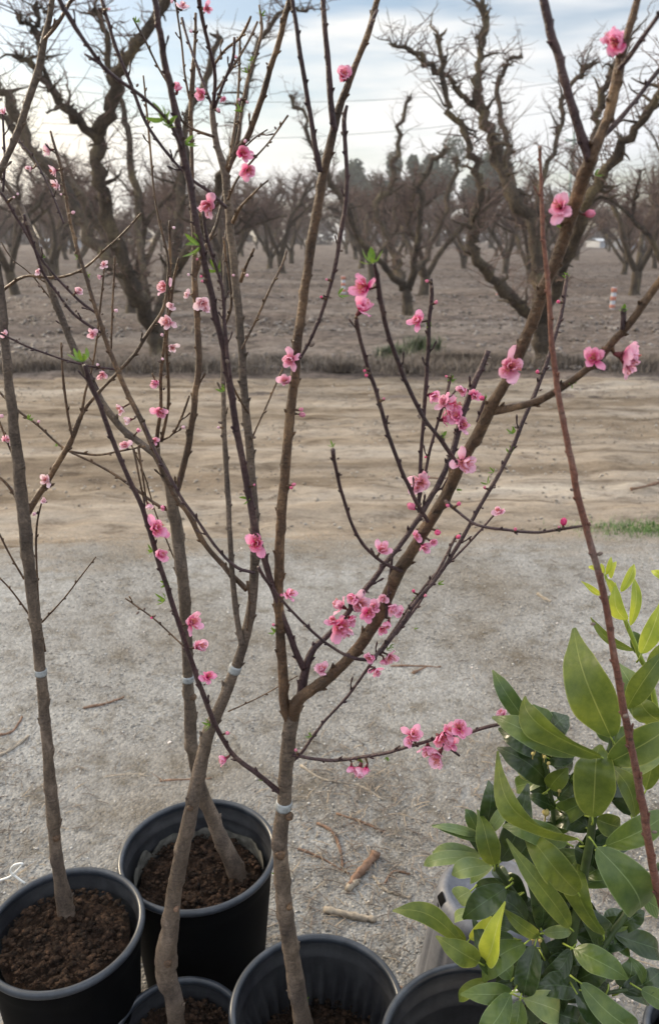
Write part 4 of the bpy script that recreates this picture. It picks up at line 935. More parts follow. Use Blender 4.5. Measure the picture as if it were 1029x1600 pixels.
C.branch([(354, 325, 9), (330, 302, 8), (300, 281, 7), (272, 252, 7), (248, 222, 7), (225, 185, 7), (205, 132, 7), (188, 92, 7), (172, 45, 7), (157, -10, 7)], PU, 0, -.06)
C.branch([(356, 1112, 4), (400, 1092, 3), (440, 1070, 3), (465, 1056, 3)], BR, 0, .03)
C.branch([(386, 908, 5), (390, 940, 4), (386, 985, 4)], BR, -.01)
for x, y, s_, k, pl in ((381, 240, 30, 'o', 0), (387, 267, 30, 'o', 0), (323, 322, 34, 'o', 0), (320, 340, 20, 'h', 1), (277, 138, 24, 'h', 0), (314, 148, 25, 'o', 0), (349, 156, 14, 'h', 0), (324, 13, 22, 'o', 0), (68, 236, 22, 'h', 1), (74, 268, 19, 'h', 1), (78, 292, 20, 'h', 1), (122, 455, 21, 'h', 1), (145, 523, 20, 'h', 1), (158, 595, 22, 'o', 1), (179, 644, 20, 'o', 1), (192, 661, 18, 'h', 1), (88, 305, 8, 'b', 1), (30, 302, 8, 'b', 1)): C.flower(x, y, s_, k, bool(pl))
for x, y, s_ in ((31, 340, 11), (42, 348, 12), (101, 474, 9), (350, 373, 10), (215, 133, 9), (365, 872 - 530 + 30, 8)): C.gbud(x, y, s_)
for x, y, s_ in ((383, 108, 20), (374, 170, 18), (118, 402, 12), (395, 92, 14), (410, 22, 14), (213, 30, 14)): C.tuft(x, y, s_)
C.tape(367, 1047, 11); C.scar(262, 1505, 12); C.scar(297, 1262, 9); C.scar(275, 1420, 7)

# ---- tree D, central
b_, _ = at(480, 1655, .998)
D = NTree(b_, .998, 'central peach tree in full pink bloom, its thick limb sweeping up to the right')
D.branch([(483, 1664, 42), (472, 1600, 34), (462, 1530, 33), (450, 1460, 30), (443, 1400, 30), (438, 1330, 28), (440, 1285, 28), (444, 1250, 25), (447, 1200, 26), (452, 1150, 26), (460, 1105, 26), (466, 1090, 22)], G_, 0, 0, 'trunk', n=14)
D.branch([(457, 1125, 24), (466, 1095, 26), (492, 1074, 27), (530, 1045, 25), (560, 1010, 26), (585, 975, 26), (605, 930, 26), (625, 890, 26), (650, 850, 25), (675, 810, 25), (700, 765, 25), (725, 715, 25), (750, 670, 25), (767, 635, 26), (785, 605, 22), (808, 560, 22), (830, 505, 23), (850, 450, 24), (870, 400, 24), (888, 350, 26), (900, 310, 26), (912, 275, 26), (925, 245, 27)], BR, 0, -.26, n=14)
D.branch([(921, 250, 20), (905, 205, 18), (888, 150, 17), (872, 90, 17), (858, 45, 17), (845, -15, 16)], PU, -.26, -.27)
D.branch([(921, 252, 23), (940, 207, 20), (955, 160, 19), (965, 110, 20), (978, 60, 16), (1000, -20, 13)], BR, -.26, -.28)
D.branch([(936, 215, 16), (960, 195, 14), (985, 165, 11), (1010, 133, 11), (1042, 92, 11)], PU, -.26, -.25); D.branch([(966, 108, 14), (985, 85, 12), (1005, 55, 11), (1040, 8, 11)], PU, -.28, -.30)
D.branch([(762, 645, 18), (800, 637, 19), (835, 628, 18), (870, 610, 18), (900, 590, 17), (935, 560, 18), (960, 530, 18), (990, 495, 18), (1040, 425, 19)], BR, -.15, -.27)
D.branch([(972, 515, 10), (974, 482, 10)], PU, -.25)
D.branch([(469, 1092, 18), (478, 1045, 16), (488, 1016, 15), (515, 990, 13), (545, 955, 13), (575, 915, 13), (610, 870, 12), (640, 830, 12), (665, 790, 12), (690, 745, 12), (705, 710, 12), (715, 675, 12), (725, 640, 12), (740, 600, 13), (752, 572, 12), (762, 548, 11)], PU, 0, .05)
D.branch([(452, 1132, 16), (444, 1095, 18), (440, 1020, 18), (436, 950, 18), (436, 880, 18), (440, 800, 18), (446, 730, 18), (452, 660, 18), (460, 590, 17), (465, 530, 17), (475, 460, 17), (485, 390, 17), (495, 330, 18), (507, 265, 17), (518, 215, 16), (530, 170, 15), (540, 140, 14), (560, 90, 12), (577, 45, 12), (592, -12, 11)], BR, 0, -.08, n=14)
D.branch([(523, 205, 12), (516, 150, 12), (512, 90, 11), (507, 40, 10), (504, -15, 10)], PU, -.07, -.1); D.branch([(500, 268, 12), (490, 215, 10), (480, 150, 9), (470, 90, 9), (455, -12, 8)], PU, -.06, -.1)
D.branch([(468, 560, 8), (485, 530, 8), (505, 480, 8), (520, 430, 8), (533, 360, 9), (541, 300, 9), (540, 240, 8), (537, 190, 9), (542, 165, 6)], PU, -.05, -.1)
D.branch([(578, 45, 8), (582, 30, 9), (590, 15, 6)], PU, -.09)
D.branch([(474, 1045, 13), (455, 1000, 12), (430, 930, 12), (415, 880, 13), (402, 840, 14), (392, 790, 14), (383, 740, 13), (373, 690, 13), (365, 640, 13), (357, 590, 14), (348, 540, 13), (338, 500, 13), (328, 450, 13), (317, 400, 13), (307, 350, 13), (297, 290, 13), (285, 235, 15), (275, 180, 13), (265, 130, 13), (256, 90, 13), (250, 50, 12), (240, -12, 11)], PU, .0, -.18, n=12)
D.branch([(284, 232, 9), (272, 203, 9), (262, 188, 8), (240, 166, 8), (215, 145, 9), (185, 125, 9), (158, 100, 10), (140, 75, 9), (110, 30, 11), (88, -12, 10)], PU, -.15, -.22); D.branch([(157, 100, 7), (143, 91, 7), (132, 84, 4)], PU, -.2)
D.branch([(360, 590, 7), (352, 520, 7), (347, 450, 7), (335, 410, 7), (323, 370, 7), (317, 330, 6)], PU, -.09, -.11)
D.branch([(440, 1240, 14), (410, 1215, 12), (370, 1185, 11), (345, 1150, 10), (325, 1105, 10), (305, 1050, 10), (288, 1000, 10), (270, 945, 10), (252, 890, 10), (240, 850, 10), (225, 800, 10), (205, 755, 10), (185, 710, 10), (170, 670, 10), (155, 630, 10), (142, 600, 10), (133, 570, 9)], PU, 0, -.16)
D.branch([(287, 1010, 4), (250, 975, 4), (225, 955, 4), (196, 935, 4)], BR, -.08, -.05)
D.branch([(594, 1015, 10), (578, 1030, 9), (545, 1026, 8), (510, 1005, 7), (470, 970, 7), (430, 925, 7), (411, 900, 8), (404, 886, 7)], PU, -.04, -.14)
D.branch([(628, 892, 10), (600, 880, 8), (570, 855, 8), (550, 820, 7), (535, 775, 7), (524, 730, 7), (520, 703, 9)], PU, -.09, -.20)
D.branch([(712, 722, 10), (690, 690, 10), (660, 650, 9), (635, 600, 9), (612, 540, 9), (598, 490, 10), (590, 440, 10), (584, 412, 7)], PU, -.14, -.26)
D.branch([(668, 815, 9), (648, 780, 9), (625, 730, 8), (605, 675, 8), (590, 620, 8), (575, 575, 8), (562, 530, 8), (556, 498, 9)], PU, -.12, -.2)
D.branch([(654, 800, 7), (656, 730, 7), (660, 670, 7), (665, 600, 8), (668, 550, 8), (670, 500, 8), (674, 460, 8), (673, 435, 5)], PU, .03, .0)
D.branch([(655, 780, 6), (672, 700, 6), (685, 655, 6), (697, 615, 7), (705, 585, 5)], PU, .04); D.branch([(745, 660, 7), (752, 640, 8), (757, 622, 5)], PU, -.12)
D.branch([(592, 1022, 10), (620, 985, 10), (650, 940, 10), (680, 905, 9), (712, 857, 9), (750, 790, 9), (790, 720, 9), (820, 650, 9), (845, 590, 9), (865, 530, 8), (878, 480, 8), (885, 430, 7)], PU, -.04, .06)
D.branch([(618, 992, 7), (650, 948, 7), (685, 890, 7), (712, 838, 6)], PU, 0, .05)
D.branch([(452, 1192, 9), (470, 1178, 8), (500, 1135, 7), (545, 1085, 7), (580, 1035, 7), (615, 985, 7), (640, 948, 7), (672, 905, 6), (700, 880, 6), (735, 845, 6), (781, 793, 5)], PU, 0, .10)
D.branch([(448, 1178, 10), (465, 1181, 9), (490, 1186, 8), (530, 1188, 8), (570, 1182, 8), (610, 1175, 8), (650, 1163, 8), (690, 1152, 8), (730, 1145, 8), (765, 1135, 9), (794, 1129, 7)], PU, 0, -.12)
D.branch([(685, 1160, 6), (705, 1172, 6), (717, 1181, 6)], PU, -.08)
D.branch([(695, 782, 10), (715, 800, 7), (745, 820, 7), (790, 828, 7), (840, 832, 7), (880, 826, 7), (922, 820, 6)], PU, -.13, -.22)
D.branch([(603, 965, 5), (607, 920, 5), (613, 865, 5)], PU, -.08); D.branch([(690, 765, 6), (705, 740, 6), (718, 728, 4)], PU, .03, .0)
for x, y, s_, k in ((538, 118, 40, 'h'), (566, 448, 48, 'o'), (568, 480, 46, 'h'), (648, 500, 32, 'o'), (453, 562, 30, 'o'), (445, 595, 28, 'h'), (480, 649, 22, 'b'), (472, 640, 16, 'b'), (455, 762, 13, 'b'), (465, 757, 14, 'b'), (400, 849, 40, 'o'), (245, 825, 40, 'o'), (262, 832, 28, 'h'), (253, 866, 32, 'h'), (303, 972, 38, 'o'), (315, 1009, 34, 'h'), (328, 1055, 28, 'h'), (361, 1143, 14, 'b'), (349, 1188, 26, 'h'), (452, 927, 28, 'h'), (440, 930, 12, 'b'), (427, 976, 12, 'b'), (462, 1172, 13, 'b'),
   (530, 945, 34, 'h'), (562, 945, 44, 'o'), (533, 981, 40, 'o'), (548, 968, 26, 'h'), (583, 948, 26, 'h'), (598, 935, 28, 'h'), (612, 950, 30, 'h'), (605, 975, 24, 'h'), (597, 983, 22, 'o'), (503, 1046, 34, 'h'), (577, 1027, 30, 'h'), (613, 1031, 28, 'o'), (592, 1052, 26, 'o'),
   (562, 1207, 38, 'h'), (548, 1200, 22, 'h'), (645, 1148, 32, 'o'), (690, 1155, 36, 'o'), (718, 1138, 34, 'o'), (678, 1187, 42, 'o'), (705, 1160, 26, 'h'), (783, 1116, 28, 'h'),
   (676, 618, 30, 'h'), (706, 638, 46, 'o'), (722, 664, 36, 'h'), (696, 655, 28, 'h'), (740, 618, 28, 'h'), (722, 610, 30, 'h'), (752, 622, 20, 'b'), (655, 755, 40, 'o'), (650, 765, 26, 'h'), (642, 791, 28, 'b'), (726, 724, 44, 'o'), (797, 573, 54, 'o'), (873, 322, 50, 'h'), (858, 326, 26, 'h'), (930, 337, 32, 'b'), (964, 66, 54, 'h'), (950, 60, 36, 'h'), (927, 559, 42, 'o'), (988, 560, 54, 'h'), (990, 578, 46, 'o'), (880, 815, 26, 'b'), (716, 839, 18, 'b'), (779, 798, 26, 'h'), (596, 858, 32, 'o'), (718, 786, 16, 'b'), (683, 832, 22, 'b'), (662, 855, 26, 'h'), (650, 838, 24, 'h'), (676, 846, 20, 'h'), (638, 918, 14, 'b'), (552, 935, 28, 'h'), (575, 958, 30, 'o'), (520, 970, 26, 'h'), (545, 990, 26, 'h'), (668, 1172, 30, 'h'), (700, 1142, 28, 'h'), (640, 1160, 20, 'h'), (694, 628, 30, 'o'), (714, 650, 30, 'h'), (663, 745, 26, 'h'), (622, 955, 22, 'h'), (604, 1040, 20, 'h'), (572, 1212, 24, 'h')): D.flower(x, y, s_, k)
for x, y, s_ in ((488, 538, 16), (355, 564, 14), (348, 598, 11), (534, 208, 11), (578, 955, 15), (567, 962, 15), (215, 958, 9), (226, 951, 9), (710, 676, 12), (674, 448, 9), (536, 186, 12), (584, 32, 11)): D.gbud(x, y, s_)
for x, y, s_ in ((578, 398, 40), (545, 464, 24), (519, 694, 16), (233, 858, 22), (258, 912, 18), (250, 935, 26), (127, 553, 38), (345, 608, 20), (384, 778, 22), (322, 1130, 20), (300, 378, 44), (248, 180, 44), (266, 186, 34), (298, 220, 30), (336, 418, 30), (425, 1362, 14), (705, 590, 16), (752, 750, 22), (800, 672, 18), (795, 704, 16), (724, 770, 16), (768, 735, 14), (885, 430, 12), (935, 270, 20), (974, 480, 16), (895, 600, 16), (483, 1148, 14), (693, 678, 18), (670, 508, 12), (873, 350, 20), (612, 1010, 12), (607, 1014, 12), (688, 912, 14), (563, 1186, 14), (605, 1186, 12), (648, 938, 10), (757, 622, 12), (462, 1558, 16), (484, 1560, 12), (426, 985, 16), (487, 1022, 12), (658, 1490-500, 10), (408, 1218, 10)): D.tuft(x, y, s_)
rb2 = random.Random(11)
cand = [q for q in D.samples if q[3] < 15 and 380 < q[1] < 1200 and q[0] > 180]
for q in rb2.sample(cand, 22):
    sd2 = rb2.choice((-1, 1)); D.flower(q[0]+sd2*(q[3]*.5+4), q[1]-rb2.uniform(0, 5), rb2.uniform(9, 14), 'b')
for q in rb2.sample(cand, 45):
    sd2 = rb2.choice((-1, 1)); D.gbud(q[0]+sd2*(q[3]*.5+2.5), q[1]-rb2.uniform(0, 4), rb2.uniform(7, 11))
for T_ in (B, C):
    cand = [q for q in T_.samples if q[3] < 12 and q[1] < 760]
    for q in rb2.sample(cand, 34):
        sd2 = rb2.choice((-1, 1)); T_.gbud(q[0]+sd2*(q[3]*.5+2), q[1]-rb2.uniform(0, 4), rb2.uniform(6, 10))
    for q in rb2.sample(cand, 12):
        sd2 = rb2.choice((-1, 1)); T_.flower(q[0]+sd2*(q[3]*.5+4), q[1]-rb2.uniform(0, 5), rb2.uniform(9, 14), 'b', True)
D.tape(444, 1256, 12); D.scar(438, 1335, 15); D.scar(452, 1276, 11); D.scar(452, 1417, 9)

# ---- near bare whip at right edge
b_ = Vector((.60, .94, .27))
W = NTree(b_, .75, 'slim bare reddish whip, close and slightly blurred, crossing the right side')
pts = [(843, 228, 7, 0), (843, 245, 6, 0), (845, 300, 7, 0), (848, 370, 8, 0), (856, 450, 9, 0), (861, 530, 10, 0), (872, 620, 11, 0), (888, 700, 12, 0), (903, 780, 13, 0), (926, 865, 13, 0), (943, 930, 13, 0), (958, 1020, 13, 0), (975, 1115, 14, 0), (990, 1190, 14, 0), (1005, 1270, 15, 0), (1016, 1340, 15, 0), (1032, 1410, 16, 0), (1058, 1490, 17, .05), (1085, 1560, 18, .13), (1100, 1640, 20, .19)]
W.branch([(x, y, w_) for x, y, w_, d in reversed(pts)], M['bark_red'], 0, 0, 'trunk', n=14, lump=.02)
for x, y, s_ in ((892, 765, 12), (937, 865, 15), (925, 975, 13), (843, 232, 13), (976, 1118, 22), (1022, 1300, 12)): W.gbud(x, y, s_)

# ------------------------------------------------------------------ citrus shrub
cb = Vector((.305, .835, .445))
CI = thing('citrus_shrub', cb, 'broad-leaved citrus shrub with glossy green and olive leaves at lower right', 'shrub')
def cit_stem(pl, m, name='stem'):
    P_, Rr = [], []
    for i in range(len(pl)-1):
        for k in range(5):
            x, y, w_, Y_ = cm(pl, i, k/5); p, tt = at(x+random.gauss(0, .4), y, Y_); P_.append(p); Rr.append(w_*tt/F/2*random.uniform(.94, 1.06))
    p, tt = at(pl[-1][0], pl[-1][1], pl[-1][3]); P_.append(p); Rr.append(pl[-1][2]*tt/F/2)
    mb = MB(); mb.tube(P_, Rr, 9); return mb.build(name, m, CI)
st1 = cit_stem([(850, 1668, 20, .835), (868, 1600, 18, .84), (885, 1530, 17, .85), (893, 1470, 15, .85), (905, 1400, 14, .85), (920, 1320, 13, .85), (932, 1240, 11, .85), (945, 1195, 9, .85), (956, 1150, 7, .86)], M['stem_green'], 'main_stem')
st2 = cit_stem([(888, 1522, 12, .85), (915, 1502, 12, .86), (945, 1472, 12, .87), (970, 1438, 10, .88), (990, 1410, 9, .89), (1030, 1350, 8, .90)], M['stem_green'], 'stem')
st3 = cit_stem([(872, 1580, 12, .85), (860, 1510, 11, .86), (842, 1465, 10, .86), (820, 1420, 9, .87), (795, 1385, 9, .88), (772, 1350, 9, .88), (757, 1318, 7, .88)], M['stem_green'], 'stem')
st4 = cit_stem([(875, 1560, 8, .88), (868, 1450, 8, .90), (868, 1330, 7, .91), (862, 1260, 7, .91), (855, 1220, 7, .91), (848, 1180, 7, .91), (843, 1150, 5, .91)], M['stem_green'], 'stem')
st5 = cit_stem([(1045, 1200, 9, .92), (1021, 1091, 8, .92), (1010, 1050, 8, .92), (998, 1023, 8, .92), (977, 971, 7, .92), (955, 924, 5, .92), (944, 897, 4, .92)], M['stem_young'], 'young_stem')
st6 = cit_stem([(868, 1590, 8, .84), (835, 1560, 7, .83), (800, 1535, 7, .82), (775, 1515, 7, .82), (755, 1500, 6, .82)], M['stem_green'], 'stem')
st7 = cit_stem([(890, 1560, 6, .84), (930, 1555, 6, .83), (970, 1548, 6, .83), (1010, 1546, 6, .83), (1050, 1556, 6, .83)], M['stem_green'], 'stem')
# leaves: base x,y, tip x,y, width, kind, shoot, depth offset, tilt
LV = [
 (954, 1153, 885, 1024, 82, 'O', 1, -.04, .2), (940, 1184, 812, 1090, 52, 'O', 1, -.05, .5), (904, 1180, 788, 1098, 36, 'G', 1, -.02, -.5), (839, 1148, 778, 1048, 26, 'G', 4, 0, .4),
 (846, 1180, 783, 1152, 44, 'D', 4, 0, .3), (857, 1225, 789, 1173, 40, 'D', 4, .01, -.1), (858, 1232, 886, 1203, 30, 'O', 4, -.01, .2), (842, 1150, 818, 1103, 13, 'Y', 4, -.01, .2),
 (925, 1278, 918, 1180, 74, 'O', 1, -.05, .1), (903, 1312, 790, 1222, 38, 'O', 1, -.07, .4), (886, 1318, 800, 1270, 44, 'G', 1, -.03, -.4), (949, 1192, 1045, 1128, 62, 'O', 1, -.05, .4),
 (978, 1108, 1040, 1022, 34, 'O', 5, -.03, .4), (1008, 1130, 972, 1052, 50, 'G', 5, .02, 0), (944, 1322, 1045, 1265, 46, 'G', 1, -.05, -.5), (985, 1275, 955, 1200, 52, 'D', 1, .03, .1),
 (992, 1276, 965, 1222, 36, 'O', 1, -.01, .2), (1008, 1235, 1042, 1165, 42, 'O', 5, 0, .3), (930, 1280, 972, 1295, 44, 'O', 1, 0, .3), (958, 1218, 1048, 1150, 26, 'L', 1, .02, -.5), (1038, 1132, 1010, 1092, 40, 'O', 5, -.03, .2),
 (930, 1322, 1012, 1452, 76, 'G', 1, -.10, -.3), (903, 1396, 857, 1318, 58, 'O', 1, -.08, .2), (890, 1450, 790, 1354, 30, 'O', 1, -.09, .5), (845, 1452, 797, 1335, 50, 'D', 3, -.02, -.1), (846, 1448, 882, 1385, 38, 'D', 3, 0, .1),
 (942, 1462, 926, 1366, 50, 'O', 2, -.06, .1), (895, 1482, 974, 1518, 38, 'G', 1, -.10, -.6), (905, 1535, 1016, 1615, 46, 'G', 1, -.10, -.5), (835, 1476, 812, 1562, 46, 'D', 3, -.09, -.2), (820, 1474, 755, 1530, 46, 'G', 3, -.09, -.4),
 (905, 1547, 843, 1540, 36, 'D', 1, -.06, -.2), (900, 1552, 936, 1615, 42, 'D', 1, -.08, -.2), (816, 1560, 886, 1586, 40, 'L', 6, -.04, -.4), (812, 1562, 801, 1615, 26, 'G', 6, -.06, 0), (848, 1458, 892, 1450, 18, 'L', 3, -.04, -.5),
 (1004, 1537, 991, 1498, 15, 'G', 7, 0, .2), (1000, 1546, 1045, 1572, 26, 'G', 7, -.02, -.3), (955, 1458, 990, 1478, 40, 'G', 2, .02, -.2), (900, 1532, 942, 1508, 36, 'D', 1, -.02, -.1), (968, 1542, 986, 1505, 36, 'G', 7, .03, 0),
 (935, 1456, 919, 1402, 26, 'D', 2, .01, 0), (895, 1432, 884, 1348, 36, 'D', 1, .02, 0), (803, 1336, 852, 1288, 46, 'D', 3, .02, .1),
 (757, 1302, 772, 1230, 29, 'D', 3, 0, .2), (763, 1302, 795, 1256, 18, 'L', 3, -.03, .3), (780, 1346, 813, 1246, 48, 'D', 3, .01, 0), (772, 1352, 770, 1294, 42, 'O', 3, -.05, .1), (748, 1302, 734, 1260, 21, 'G', 3, .02, 0),
 (752, 1305, 682, 1272, 13, 'L', 3, -.01, -.8), (755, 1312, 680, 1286, 17, 'G', 3, -.02, -.5), (752, 1336, 674, 1331, 20, 'L', 3, -.01, -.6), (753, 1338, 656, 1357, 20, 'L', 3, -.03, -.7), (766, 1352, 709, 1374, 28, 'L', 3, -.05, -.4),
 (790, 1387, 727, 1427, 48, 'D', 3, -.07, -.3), (756, 1337, 731, 1302, 22, 'D', 3, .01, 0), (822, 1442, 763, 1404, 42, 'D', 3, -.04, -.1), (735, 1392, 712, 1412, 28, 'L', 3, .03, -.3),
 (722, 1476, 620, 1422, 30, 'O', 6, -.01, -.1), (728, 1470, 688, 1440, 14, 'O', 6, .01, .2), (733, 1468, 770, 1424, 28, 'Y', 6, 0, .2), (757, 1503, 768, 1430, 42, 'Y', 6, -.03, .2), (748, 1504, 702, 1474, 34, 'O', 6, -.05, 0),
 (830, 1462, 764, 1434, 26, 'D', 3, -.06, -.2), (842, 1464, 793, 1433, 20, 'O', 3, -.08, .2), (802, 1466, 758, 1452, 20, 'G', 3, -.01, -.3), (800, 1550, 728, 1548, 28, 'G', 6, -.06, -.6), (762, 1530, 712, 1566, 20, 'O', 6, -.03, -.5),
 (798, 1552, 740, 1610, 44, 'G', 6, -.09, -.4), (748, 1424, 700, 1440, 16, 'L', 3, .02, -.6), (850, 1500, 870, 1545, 34, 'D', 3, -.03, -.2), (770, 1500, 800, 1530, 30, 'G', 6, -.02, -.3),
 (978, 969, 962, 919, 22, 'Y', 5, -.02, .1), (984, 978, 990, 902, 15, 'Y', 5, 0, .2), (969, 925, 990, 880, 14, 'Y', 5, -.01, .2), (953, 904, 964, 879, 10, 'Y', 5, 0, .2), (946, 898, 953, 870, 8, 'Y', 5, 0, .2), (942, 897, 938, 880, 7, 'Y', 5, 0, .2),
 (958, 932, 943, 908, 13, 'Y', 5, -.01, 0), (938, 929, 911, 908, 10, 'Y', 5, 0, -.2), (940, 892, 917, 884, 7, 'Y', 5, .01, 0), (990, 1017, 924, 966, 13, 'O', 5, -.01, -.2), (1001, 1022, 1034, 945, 28, 'Y', 5, -.02, .3), (1000, 1024, 989, 986, 20, 'G', 5, .01, 0), (1045, 912, 1015, 896, 12, 'Y', 5, 0, -.2), (962, 948, 948, 930, 12, 'G', 5, .01, 0), (1012, 1060, 1050, 1010, 26, 'O', 5, .02, .1),
 (870, 1250, 905, 1225, 24, 'D', 4, .0, -.4), (868, 1262, 832, 1232, 20, 'D', 4, .0, -.4), (868, 1300, 900, 1262, 30, 'G', 4, .01, 0), (866, 1340, 838, 1300, 30, 'G', 4, .01, 0), (868, 1390, 905, 1360, 32, 'D', 4, .02, 0), (866, 1430, 840, 1390, 32, 'G', 4, .03, 0), (848, 1160, 880, 1120, 40, 'D', 4, .01, 0), (850, 1190, 886, 1160, 44, 'D', 4, .02, 0), (845, 1165, 835, 1105, 34, 'G', 4, .02, 0), (935, 1240, 900, 1205, 30, 'G', 1, .03, 0), (940, 1250, 975, 1215, 34, 'D', 1, .04, 0), (925, 1300, 965, 1330, 36, 'D', 1, .04, 0), (912, 1370, 950, 1350, 34, 'G', 1, .03, 0), (905, 1410, 865, 1400, 30, 'D', 1, .03, 0), (1000, 1400, 1035, 1420, 30, 'G', 2, .02, -.3), (990, 1410, 1012, 1372, 26, 'O', 2, .02, 0), (958, 1160, 930, 1115, 34, 'G', 1, .03, 0), (960, 1170, 1000, 1140, 36, 'G', 1, .04, 0)]
rl = random.Random(5)
for sh_, pth in ((1, [(870, 1590), (885, 1530), (893, 1470), (905, 1400), (920, 1320), (932, 1240), (948, 1190)]), (2, [(915, 1502), (945, 1472), (985, 1420)]), (3, [(860, 1510), (842, 1465), (820, 1420), (795, 1385), (765, 1335)]), (4, [(868, 1450), (868, 1330), (858, 1240), (845, 1170)]), (6, [(860, 1585), (820, 1550), (770, 1510)]), (7, [(930, 1555), (980, 1548)])):
    for i in range(len(pth)-1):
        for j in range(5 if sh_ in (1, 4, 6) else 4):
            u = rl.random(); bx = pth[i][0]*(1-u)+pth[i+1][0]*u; by = pth[i][1]*(1-u)+pth[i+1][1]*u
            a = rl.uniform(0, 6.28); l_ = rl.uniform(42, 88); tx = bx+math.cos(a)*l_; ty = by+math.sin(a)*l_*(.9 if math.sin(a) > 0 else .7)
            if tx < 690 or (tx < 800 and ty < 1230): continue
            LV.append((bx, by, tx, ty, l_*rl.uniform(.36, .5), 'D' if (rl.random() < .7 or by > 1400) else rl.choice('GGO'), sh_, rl.uniform(.01, .07) if by < 1480 else rl.uniform(-.03, .05), rl.uniform(-.5, .3)))
SH = {1: (st1, .85), 2: (st2, .87), 3: (st3, .87), 4: (st4, .91), 5: (st5, .92), 6: (st6, .82), 7: (st7, .83)}
LM = ['leaf_D', 'leaf_G', 'leaf_L', 'leaf_O', 'leaf_Y']
for sh, (stem, Yb) in SH.items():
    mb = MB(); uvs = []; pet = MB()
    for (bx, by, tx, ty, wd, kd, s_, dy, tilt) in LV:
        if s_ != sh: continue
        Bp, tb = at(bx, by, Yb+dy*.6); Tp, tt = at(tx, ty, Yb+dy+random.uniform(-.014, .010)); wm = wd*(tb+tt)/2/F*(.90 if wd > 40 else 1.12)
        Tp = Bp+(Tp-Bp)*(.98 if wd > 40 else .98); nrm = (Vector((0, 0, HC))-Bp).normalized()
        nrm = (nrm+Vector((random.uniform(-.35, .35), 0, -tilt*.6 if kd == 'O' else .25-tilt*.3))).normalized()
        broad = wd > 30
        leaf_blade(mb, Bp, Tp, nrm, wm, arch=random.uniform(.02, .11)*(1 if kd in 'OY' else 1.2), fold=random.uniform(.18, .5) if kd in 'OY' else random.uniform(-.12, .3), curl=random.uniform(.12, .50)*(1 if broad else .5), mi=LM.index('leaf_'+kd), n=16, m=9, uvs=uvs, vd=(Vector((0, 0, HC))-Bp).normalized(), rc=(random.uniform(.45, .85) if (kd == 'O' and wd > 34 and ty < by) else random.uniform(.1, .45)), wave=.20 if broad else .08)
        if wd > 16:                                                  # winged petiole back to the stem
            d = (Bp-Tp).normalized(); v0 = len(mb.v); mb.tube([Bp+(Tp-Bp)*.03, Bp+d*.007, Bp+d*.013+Vector((0, .004, -.003))], [.0011, .0010, .0014], 6, mi=5); uvs.extend([(.5, .5)]*(len(mb.v)-v0))
    fo = build_leafy(mb, uvs, 'foliage', [M[k] for k in LM]+[M['stem_young']], CI)
    fo.parent = stem; fo.location = (0, 0, 0)
for (x, y) in ((838, 1160), (844, 1157), (853, 1159), (856, 1156), (836, 1168), (832, 1178), (848, 1172), (861, 1174), (856, 1193), (850, 1183), (873, 1236), (852, 1270), (838, 1455), (832, 1468), (843, 1470), (730, 1505)):
    P, tt = at(x, y, .89 if y < 1300 else .84); r_ = (3.2 if y != 1270 else 6)*tt/F; mb = MB()
    mb.lathe([(r_*.2, P.z-r_*3), (r_*.25, P.z-r_), (r_*.8, P.z-r_*.4), (r_, P.z+r_*.2), (r_*.6, P.z+r_*.9), (.0001, P.z+r_)], 8, ctr=(P.x, P.y)); mb.build('flower_bud', M['leaf_bud'] if 'leaf_bud' in M else M.setdefault('leaf_bud', plain('yellow citrus bud', (.45, .36, .12), .6)), CI)

# ------------------------------------------------------------------ litter
def stick(pl, w0, w1, m, label, name='fallen_twig', grp='twigs fallen on the gravel', side=0):
    P_ = []; Rr = []
    for i in range(len(pl)-1):
        for k in range(4):
            x, y = cm(pl, i, k/4); u = (i+k/4)/(len(pl)-1); p, tt = on_ground(x, y, .006); w_ = w0+(w1-w0)*u; r_ = w_*tt/F/2*random.uniform(.75, 1.25); p.z = .001+r_*.75; P_.append(p); Rr.append(r_)
    p, tt = on_ground(*pl[-1], .006); Rr.append(w1*tt/F/2); p.z = .004+Rr[-1]; P_.append(p)
    mb = MB(); mb.tube(P_, Rr, 7, jit=.2)
    for _ in range(side):
        k = random.randrange(1, len(P_)-1); a = random.uniform(0, 6.28); q, _d = wander(P_[k], Vector((math.cos(a), math.sin(a), .1)), random.uniform(.02, .06), 3, .2); mb.tube(q, [.0014, .0012, .001, .0006], 4)
    tag(mb.build(name, m, None, off=P_[0].copy()), label, 'twig' if name == 'fallen_twig' else 'stick', grp)
WD, WP = M['wood'], M['wood_pale']
stick([(545, 1386), (556, 1371), (570, 1356), (578, 1346), (587, 1338)], 10, 17, WD, 'chunky reddish broken stick, right of the central trunk', 'broken_stick', None)
stick([(542, 1392), (552, 1382), (560, 1376)], 11, 9, WP, 'short pale stub of wood touching the reddish stick', 'broken_stick', None)
stick([(506, 1422), (530, 1427), (560, 1434), (586, 1438)], 13, 9, WP, 'thick knobbly pale stick just above the fluted pot', 'broken_stick', None)
